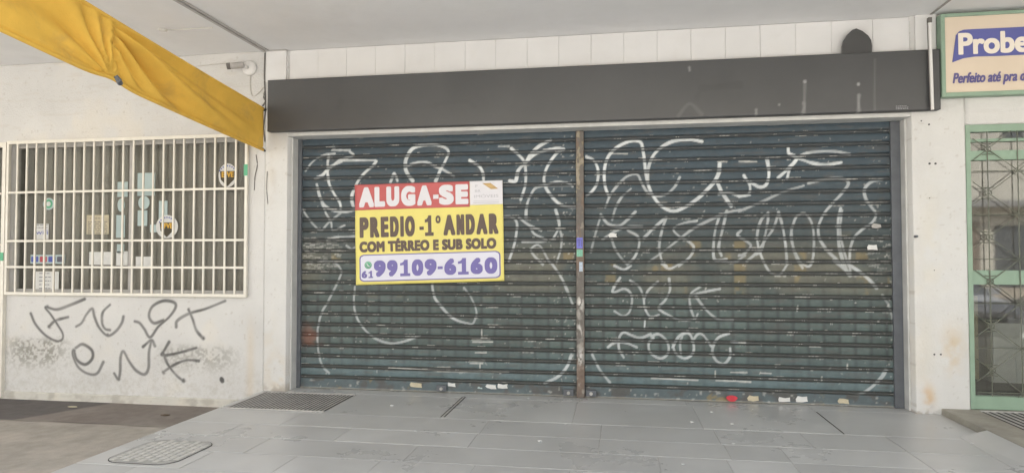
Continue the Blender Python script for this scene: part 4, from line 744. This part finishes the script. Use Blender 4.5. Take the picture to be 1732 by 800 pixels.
# =================================================================== RIGHT SHOP: SIGN, DOOR
ns = thing('shop_sign', 'cream shop sign with green frame and blue flag emblem above the green door', 'sign', (4.3, SY, 3))
NX0, NX1, NZ0, NZ1 = 3.10, 5.9, 3.062, 3.868
box('board', M['cream'], ns, NX0+.02, NX1-.02, SY+.005, WALL-.016, NZ0+.02, NZ1-.02, bev=0)
bm = bmesh.new(); bx(bm, NX0, NX0+.036, SY-.012, WALL-.016, NZ0, NZ1, .005); bx(bm, NX1-.048, NX1, SY-.012, WALL-.016, NZ0, NZ1, .005); bx(bm, NX0+.0365, NX1-.0485, SY-.011, WALL-.017, NZ0, NZ0+.04, .005); bx(bm, NX0+.0365, NX1-.0485, SY-.011, WALL-.017, NZ1-.032, NZ1, .005); obj('frame', bm, M['green'], ns)
def q(px, py): return P(px, py, SY)
top_ = [q(1617, 60), q(1622, 54), q(1630, 51), q(1645, 50), q(1680, 48.5), q(1732, 46)]; bot = [q(1732, 93), q(1690, 95), q(1650, 96), q(1630, 99), q(1611, 106)]
ext_t = (5.2, top_[-1][1]-.02); ext_b = (5.3, bot[0][1]-.06)
bm = bmesh.new(); prism(bm, top_+[ext_t, ext_b]+bot, SY-.002, SY+.004); obj('emblem_flag', bm, M['blue'], ns)
xa, zt = q(1620, 58.5); zb = q(1620, 94)[1]; xb = q(1739.5, 60)[0]
lettering('lettering', 'Probe', flat(xa, xb, zb, zt+.008, SY-.0045), M['letter_cream'], ns, .045, aspect=(zt+.008-zb)/(xb-xa))
xa, zt = q(1611, 124); zb = q(1611, 147)[1]; xb = q(1743, 125)[0]
lettering('lettering', 'Perfeito até pra de', flat(xa, xb, zb, zt, SY-.001), M['navy'], ns, .03, .25, aspect=(zt-zb)/(xb-xa))

DY = WALL+.02; DX0, DX1, DZ0, DZ1 = 3.347, 5.35, .062, 2.803
gd = thing('shop_door', 'green framed glass shop door behind an ornamental iron grille', 'door', (4.3, DY, DZ0))
def zr(py): return P(1640, py, DY)[1]
bm = bmesh.new()
for a, b in ((DX0, DX0+.042), (DX1-.042, DX1)): bx(bm, a, b, DY-.03, DY+.05, DZ0, DZ1, .004)
for za, zb in ((DZ1-.07, DZ1), (zr(272), zr(256)), (zr(481), zr(457)), (DZ0, DZ0+.125)): bx(bm, DX0+.0425, DX1-.0425, DY-.02, DY+.045, za, zb, .004)
bx(bm, DX0+.0425, DX1-.0425, DY-.012, DY+.03, zr(241), zr(236), .002); obj('frame', bm, M['green'], gd)
box('pane', M['glass_door'], gd, DX0+.0425, DX1-.0425, DY+.02, DY+.026, DZ0+.126, DZ1-.071, bev=0)
ig = bmesh.new(); IY = DY-.026; xv = [P(1673, 400, IY)[0]+.262*k for k in range(-1, 8)]; zlo, zhi = DZ0+.126, DZ1-.071
R_ = .0042
xv = [x for x in xv if DX0+.06 < x < DX1-.06]
for x in xv: tube(ig, [(x, IY, zlo), (x, IY, zhi)], R_+.001, 6)
zn = P(1676, 401, IY)[1]; per = .425
nodes = [zn+per*k for k in range(-5, 4)]
for i, x in enumerate([xv[0]-.262]+xv):
    for z in nodes:
        zc = z if i % 2 == 1 else z+per/2
        if zlo+.05 < zc < zhi-.05 and x > DX0+.06 and i % 2 == 1:
            tube(ig, [(x+.028*math.cos(t), IY-.004, zc+.028*math.sin(t)) for t in np.linspace(0, 2*math.pi, 14, endpoint=False)], .004, 5, True)
            tube(ig, [(x-.05, IY-.004, zc+.055), (x, IY-.004, zc+.048), (x+.05, IY-.004, zc+.055)], .004, 5); tube(ig, [(x-.05, IY-.004, zc-.055), (x, IY-.004, zc-.048), (x+.05, IY-.004, zc-.055)], .004, 5)
        if zlo < zc < zhi and i % 2 == 0: tube(ig, [(DX0+.057, IY-.002, zc), (DX1-.057, IY-.002, zc)], .004, 5) if i == 0 else None
        for s in (-1, 1):                                            # bars slanting to the next upright's node
            xa, za, xb, zb = x, zc, x+.262, zc+s*per/2
            if xb > DX1-.05: continue
            if xa < DX0+.057: f_ = (DX0+.057-xa)/(xb-xa); xa, za = DX0+.057, za+(zb-za)*f_
            lo, hi = min(za, zb), max(za, zb)
            if hi < zlo or lo > zhi or lo < zlo-.001 or hi > zhi+.001:
                if hi < zlo+.02 or lo > zhi-.02: continue
                def cl(zq, xq0, zq0, xq1, zq1): f_ = (zq-zq0)/(zq1-zq0); return xq0+(xq1-xq0)*f_
                pa, pb = [xa, za], [xb, zb]
                for pnt in (pa, pb):
                    if pnt[1] < zlo: pnt[0] = cl(zlo, xa, za, xb, zb); pnt[1] = zlo
                    if pnt[1] > zhi: pnt[0] = cl(zhi, xa, za, xb, zb); pnt[1] = zhi
                xa, za, xb, zb = *pa, *pb
            m_ = ((xa+xb)/2, (za+zb)/2+(.02*s if i % 2 else -.02*s)*0)
            tube(ig, [(xa, IY-.003, za), (m_[0], IY-.003, m_[1]), (xb, IY-.003, zb)], .0042, 5)
obj('iron_grille', ig, M['iron'], gd)
# room behind the green door
rn = thing('side_shop_interior', 'dim interior of the right hand shop behind the green door', 'room', (5, 9, 0))
bm = bmesh.new(); bx(bm, 3.21, 3.3, WALL+.37, 11.5, .06, ZC-.01); bx(bm, 8.4, 8.5, WALL+.125, 11.5, .06, ZC-.01); bx(bm, 3.301, 8.399, 11.4, 11.5, .06, ZC-.01); bx(bm, 5.36, 8.4, WALL+.125, WALL+.2, .06, 2.8); obj('wall', bm, M['room'], rn)
box('floor', M['room_dark'], rn, 3.3, 8.4, WALL+.02, 11.39, .059, .0605, bev=0)
box('counter', M['paper'], rn, 4.3, 6.0, 8.4, 9.0, .0615, .75); box('cabinet', M['paper_beige'], rn, 3.7, 4.25, 8.6, 9.2, .0615, 1.05)
bm = bmesh.new(); bx(bm, 5.355, 8.5, WALL, WALL+.12, .06, 2.802); o = obj('side_wall', bm, M['wall']); vcol(o, lambda x, y, z: np.ones((len(x), 3))*np.array((.73, .71, .67))); tag(o, 'plain white wall right of the green door', 'wall')

# =================================================================== FLOOR FURNITURE
def grate(x0, x1, y0, y1, n, z, label, along='y', m='grate'):
    t = thing('drain_grate', label, 'drain grate', ((x0+x1)/2, (y0+y1)/2, z))
    box('pit_shade', M['shadow_gap'], t, x0, x1, y0, y1, z-.001, z+.0025, bev=0)  # flat dark plate on the floor, coloured as the shade below the slats
    bm = bmesh.new()
    for k in range(n):
        if along == 'y': a = x0+(x1-x0)*(k+.15)/n; bx(bm, a, a+(x1-x0)/n*.50, y0+.012, y1-.012, z+.0028, z+.0062, .0008)
        else: a = y0+(y1-y0)*(k+.15)/n; bx(bm, x0+.012, x1-.012, a, a+(y1-y0)/n*.5, z+.003, z+.011, .001)
    obj('slats', bm, M[m], t)
    for ya, yb in ((y0-.014, y0+.010), (y1-.010, y1+.014)): box('rim', M[m], t, x0-.012, x1+.012, ya, yb, z+.001, z+.012, bev=.001)
grate(-3.93, -2.87, 6.09, 6.86, 25, .0005, 'steel slatted drain grate in the floor before the left pillar')
grate(3.40, 5.4, 6.10, 6.85, 32, .058, 'rusty slatted drain grate in front of the green door')
for xc, lab, n_, ya, yb in ((-1.672, 'pair of narrow drain slots in the tiles before the banner shutter', 2, 6.09, 6.97), (1.925, 'single narrow drain slot in the tiles before the right shutter', 1, 6.06, 6.85)):
    t = thing('drain_slot', lab, 'drain slot', (xc, 6.5, 0)); bm = bmesh.new()
    for k in range(n_): bx(bm, xc-.006+k*.033, xc+.005+k*.033, ya, yb, .0005, .0024)
    obj('gap', bm, M['shadow_gap'], t)
    if n_ == 2: box('strip', M['grate'], t, xc+.0055, xc+.0265, ya, yb, .0005, .003, bev=0)
t = thing('access_cover', 'rounded patterned metal access cover set in the grey tiles', 'access cover', (-3.5, 4.7, 0))
A, B, Cc, Dd = (-3.80, 4.38), (-3.30, 4.42), (-3.28, 4.96), (-3.74, 4.95)
def rround(x0, x1, y0, y1, r): return rrect(x0, x1, y0, y1, r, 6)
bm = bmesh.new(); slab(bm, rround(-3.845, -3.255, 4.375, 4.985, .14), .0008, .0028); obj('seam', bm, M['shadow_gap'], t)
bm = bmesh.new(); slab(bm, rround(-3.838, -3.262, 4.382, 4.978, .135), .001, .0052); obj('plate', bm, M['cover'], t)
bm = bmesh.new(); k = 0
for i in range(9):
    for j in range(7):
        x = -3.80+.060*i; y = 4.42+.080*j+(.04 if i % 2 else 0)
        dx = max(0, abs(x+.02+3.55)-.16); dy = max(0, abs(y+.03-4.68)-.17)
        if math.hypot(dx, dy) < .10: bx(bm, x, x+.045, y, y+.062, .0045, .0085, .0015)
obj('tread_pattern', bm, M['tread'], t)
sp = [(400, 729), (560+988/2.794*0+353, 746), (756/2.794+0, 734), (1100+193/2.74, 714), (1100+385/2.74, 750), (1100+152/2.74, 785), (1100+1490/2.74, 750), (560+288/2.794, 686), (560+934/2.794, 674), (560+1108/2.794, 717), (1100+283/2.74, 697), (1100+378/2.74, 717), (560+400/2.794, 729)]
for k, (px, py) in enumerate(sp[1:]):
    x, y = G(px, py); r = random.Random(k); s = r.uniform(.009, .02); bm = bmesh.new(); bmesh.ops.create_icosphere(bm, subdivisions=1, radius=s)
    for v in bm.verts: v.co = Vector((v.co.x*r.uniform(.8, 1.5)+x, v.co.y*r.uniform(.7, 1.2)+y, max(.0015, v.co.z*.4+s*.3)))
    o = obj('litter_scrap', bm, M['paper']); tag(o, 'tiny pale scrap of litter lying on the grey tiles', 'litter', 'litter scraps on the tiles')
for k, (px, py, lab) in enumerate(((123, 689, 'pale crumpled leaf on the dark pavement by the wall foot'), (280, 703, 'brown dry leaf on the pavement left of the drain grate'))):
    x, y = G(px, py, ZP); bm = bmesh.new(); r = random.Random(k)
    slab(bm, [(x+.05*math.cos(t)*r.uniform(.7, 1.3), y+.025*math.sin(t)*r.uniform(.7, 1.2)) for t in np.linspace(0, 2*math.pi, 9, endpoint=False)], ZP+.008, ZP+.014); o = obj('fallen_leaf', bm, M['paper_beige'] if k == 0 else M['bark']); tag(o, lab, 'leaf')

# =================================================================== ACROSS THE STREET (seen only mirrored in the panes)
ob = thing('facing_building', 'sunlit cream building across the street with a row of dark windows', 'building', (2, -24, ZP))
bm = bmesh.new(); bx(bm, -60, 60, -32, -24, ZP-.01, 9.5); obj('wall', bm, M['facade'], ob)
for k in range(9):
    x = 6.0+3.4*k; r = random.Random(k)
    box('shopfront', M[('shopfront', 'far_glass', 'front_grey')[k % 3]], ob, x, x+2.6+.5*r.random(), -24.03, -23.98, ZP, 3.0+.5*r.random(), bev=0)
    box('window', M['far_glass'], ob, x+.5, x+1.5, -24.03, -23.98, 7.5, 8.7, bev=0); box('downpipe', M['trim'], ob, x+3.1, x+3.25, -24.1, -23.99, 4.5, 9.4, bev=0)
bm = bmesh.new(); bx(bm, 4, 40, -24.9, -23.3, 4.0, 4.35); obj('marquise', bm, M['front_grey'], ob)

# =================================================================== CAR ON THE FORECOURT (mirrored in the green door)
def parked_car(cx, yf, z0):
    t = thing('parked_car', 'silver hatchback parked nose first facing the green shop door', 'car', (cx, yf-2, z0))
    def loft(stations, nn=18):
        bm = bmesh.new(); R = []
        for y, hw, zb, zt, ex in stations:
            ring = []
            for k in range(nn):
                a = 2*math.pi*k/nn; c_, s_ = math.cos(a), math.sin(a)
                ring.append(bm.verts.new((cx+hw*math.copysign(abs(c_)**ex, c_), yf-y, z0+(zb+zt)/2+(zt-zb)/2*math.copysign(abs(s_)**ex, s_))))
            R.append(ring)
        for A, B in zip(R[:-1], R[1:]):
            for k in range(nn): bm.faces.new((A[k], A[(k+1) % nn], B[(k+1) % nn], B[k]))
        bm.faces.new(R[0]); bm.faces.new(R[-1][::-1]); return bm
    obj('body', loft([(0, .60, .36, .62, .5), (.06, .76, .24, .74, .45), (.25, .84, .20, .82, .42), (.9, .87, .19, .94, .4), (1.3, .88, .19, .99, .4), (2.6, .88, .19, 1.0, .4), (3.5, .87, .2, 1.0, .4), (3.95, .82, .28, .97, .42), (4.05, .72, .36, .85, .5)]), M['carpaint'], t, True)
    obj('cabin', loft([(1.02, .70, .90, .96, .5), (1.75, .66, .90, 1.42, .5), (2.2, .65, .90, 1.49, .5), (3.1, .63, .90, 1.46, .5), (3.75, .62, .90, 1.25, .5), (3.95, .66, .88, .98, .5)]), M['far_glass'], t, True)
    obj('roof', loft([(1.70, .60, 1.36, 1.425, .5), (2.2, .62, 1.42, 1.51, .5), (3.1, .61, 1.40, 1.48, .5), (3.6, .56, 1.30, 1.36, .5)]), M['carpaint'], t, True)
    for sx in (-1, 1):
        bm = bmesh.new(); prism(bm, [(cx+sx*q_, z0+z) for q_, z in ((.50, .62), (.80, .70), (.83, .60), (.62, .55))][::sx], yf-.16, yf+.02); hl = obj('headlight', bm, M['lampglass'], t)
        bm = bmesh.new(); tube(bm, [(cx+sx*.44, yf-.05, z0+.40), (cx+sx*.62, yf-.07, z0+.40)], .04, 10); obj('fog_lamp', bm, M['far_glass'], t)
        bm = bmesh.new(); bx(bm, cx+sx*.80-.05, cx+sx*.80+.16*sx+.05, yf-1.45, yf-1.32, z0+.93, z0+1.06, .02) if sx > 0 else bx(bm, cx-1.0, cx-.80, yf-1.45, yf-1.32, z0+.93, z0+1.06, .02); obj('mirror', bm, M['carpaint'], t)
        for yw in (.75, 3.25):
            bm = bmesh.new(); prof_ = [(.0, .16), (.0, .27), (.03, .31), (.17, .31), (.2, .27), (.2, .16)]
            rings = [[bm.verts.new((cx+sx*(.70+xo), yf-yw+r*math.cos(2*math.pi*k/24), z0+.315+r*math.sin(2*math.pi*k/24))) for k in range(24)] for xo, r in prof_]
            for A, B in zip(rings[:-1], rings[1:]):
                for k in range(24): bm.faces.new((A[k], A[(k+1) % 24], B[(k+1) % 24], B[k]))
            wh = obj('wheel', bm, M['tyre'], t, True)
            bm = bmesh.new(); tube(bm, [(cx+sx*.76, yf-yw, z0+.315), (cx+sx*.885, yf-yw, z0+.315)], .2, 20); obj('rim', bm, M['rim'], wh)
    bm = bmesh.new(); bx(bm, cx-.42, cx+.42, yf-.03, yf+.012, z0+.47, z0+.60, .02); obj('radiator_grille', bm, M['dark'], t)
    return t
car0 = parked_car(6.6, .75, ZP)
car0['group'] = 'cars parked in front of the shops'
def copy_tree(o, parent=None):
    c_ = o.copy(); C.objects.link(c_)
    if parent is not None: c_.parent = parent
    for ch in list(o.children): copy_tree(ch, c_)
    return c_
for x, y, m, lab in ((10.2, -5.2, 'carwhite', 'white hatchback parked across the apron, nearest the street corner'), (12.7, -4.9, 'carorange', 'orange hatchback parked between the white and the dark car'), (15.1, -5.3, 'cardark', 'dark grey hatchback parked beside the orange car')):
    c_ = copy_tree(car0); c_.location = (x, y-2, ZP); c_['label'] = lab
    for ch in c_.children:
        if ch.name.split('.')[0] in ('body', 'roof', 'mirror'): ch.data = ch.data.copy(); ch.data.materials[0] = M[m]
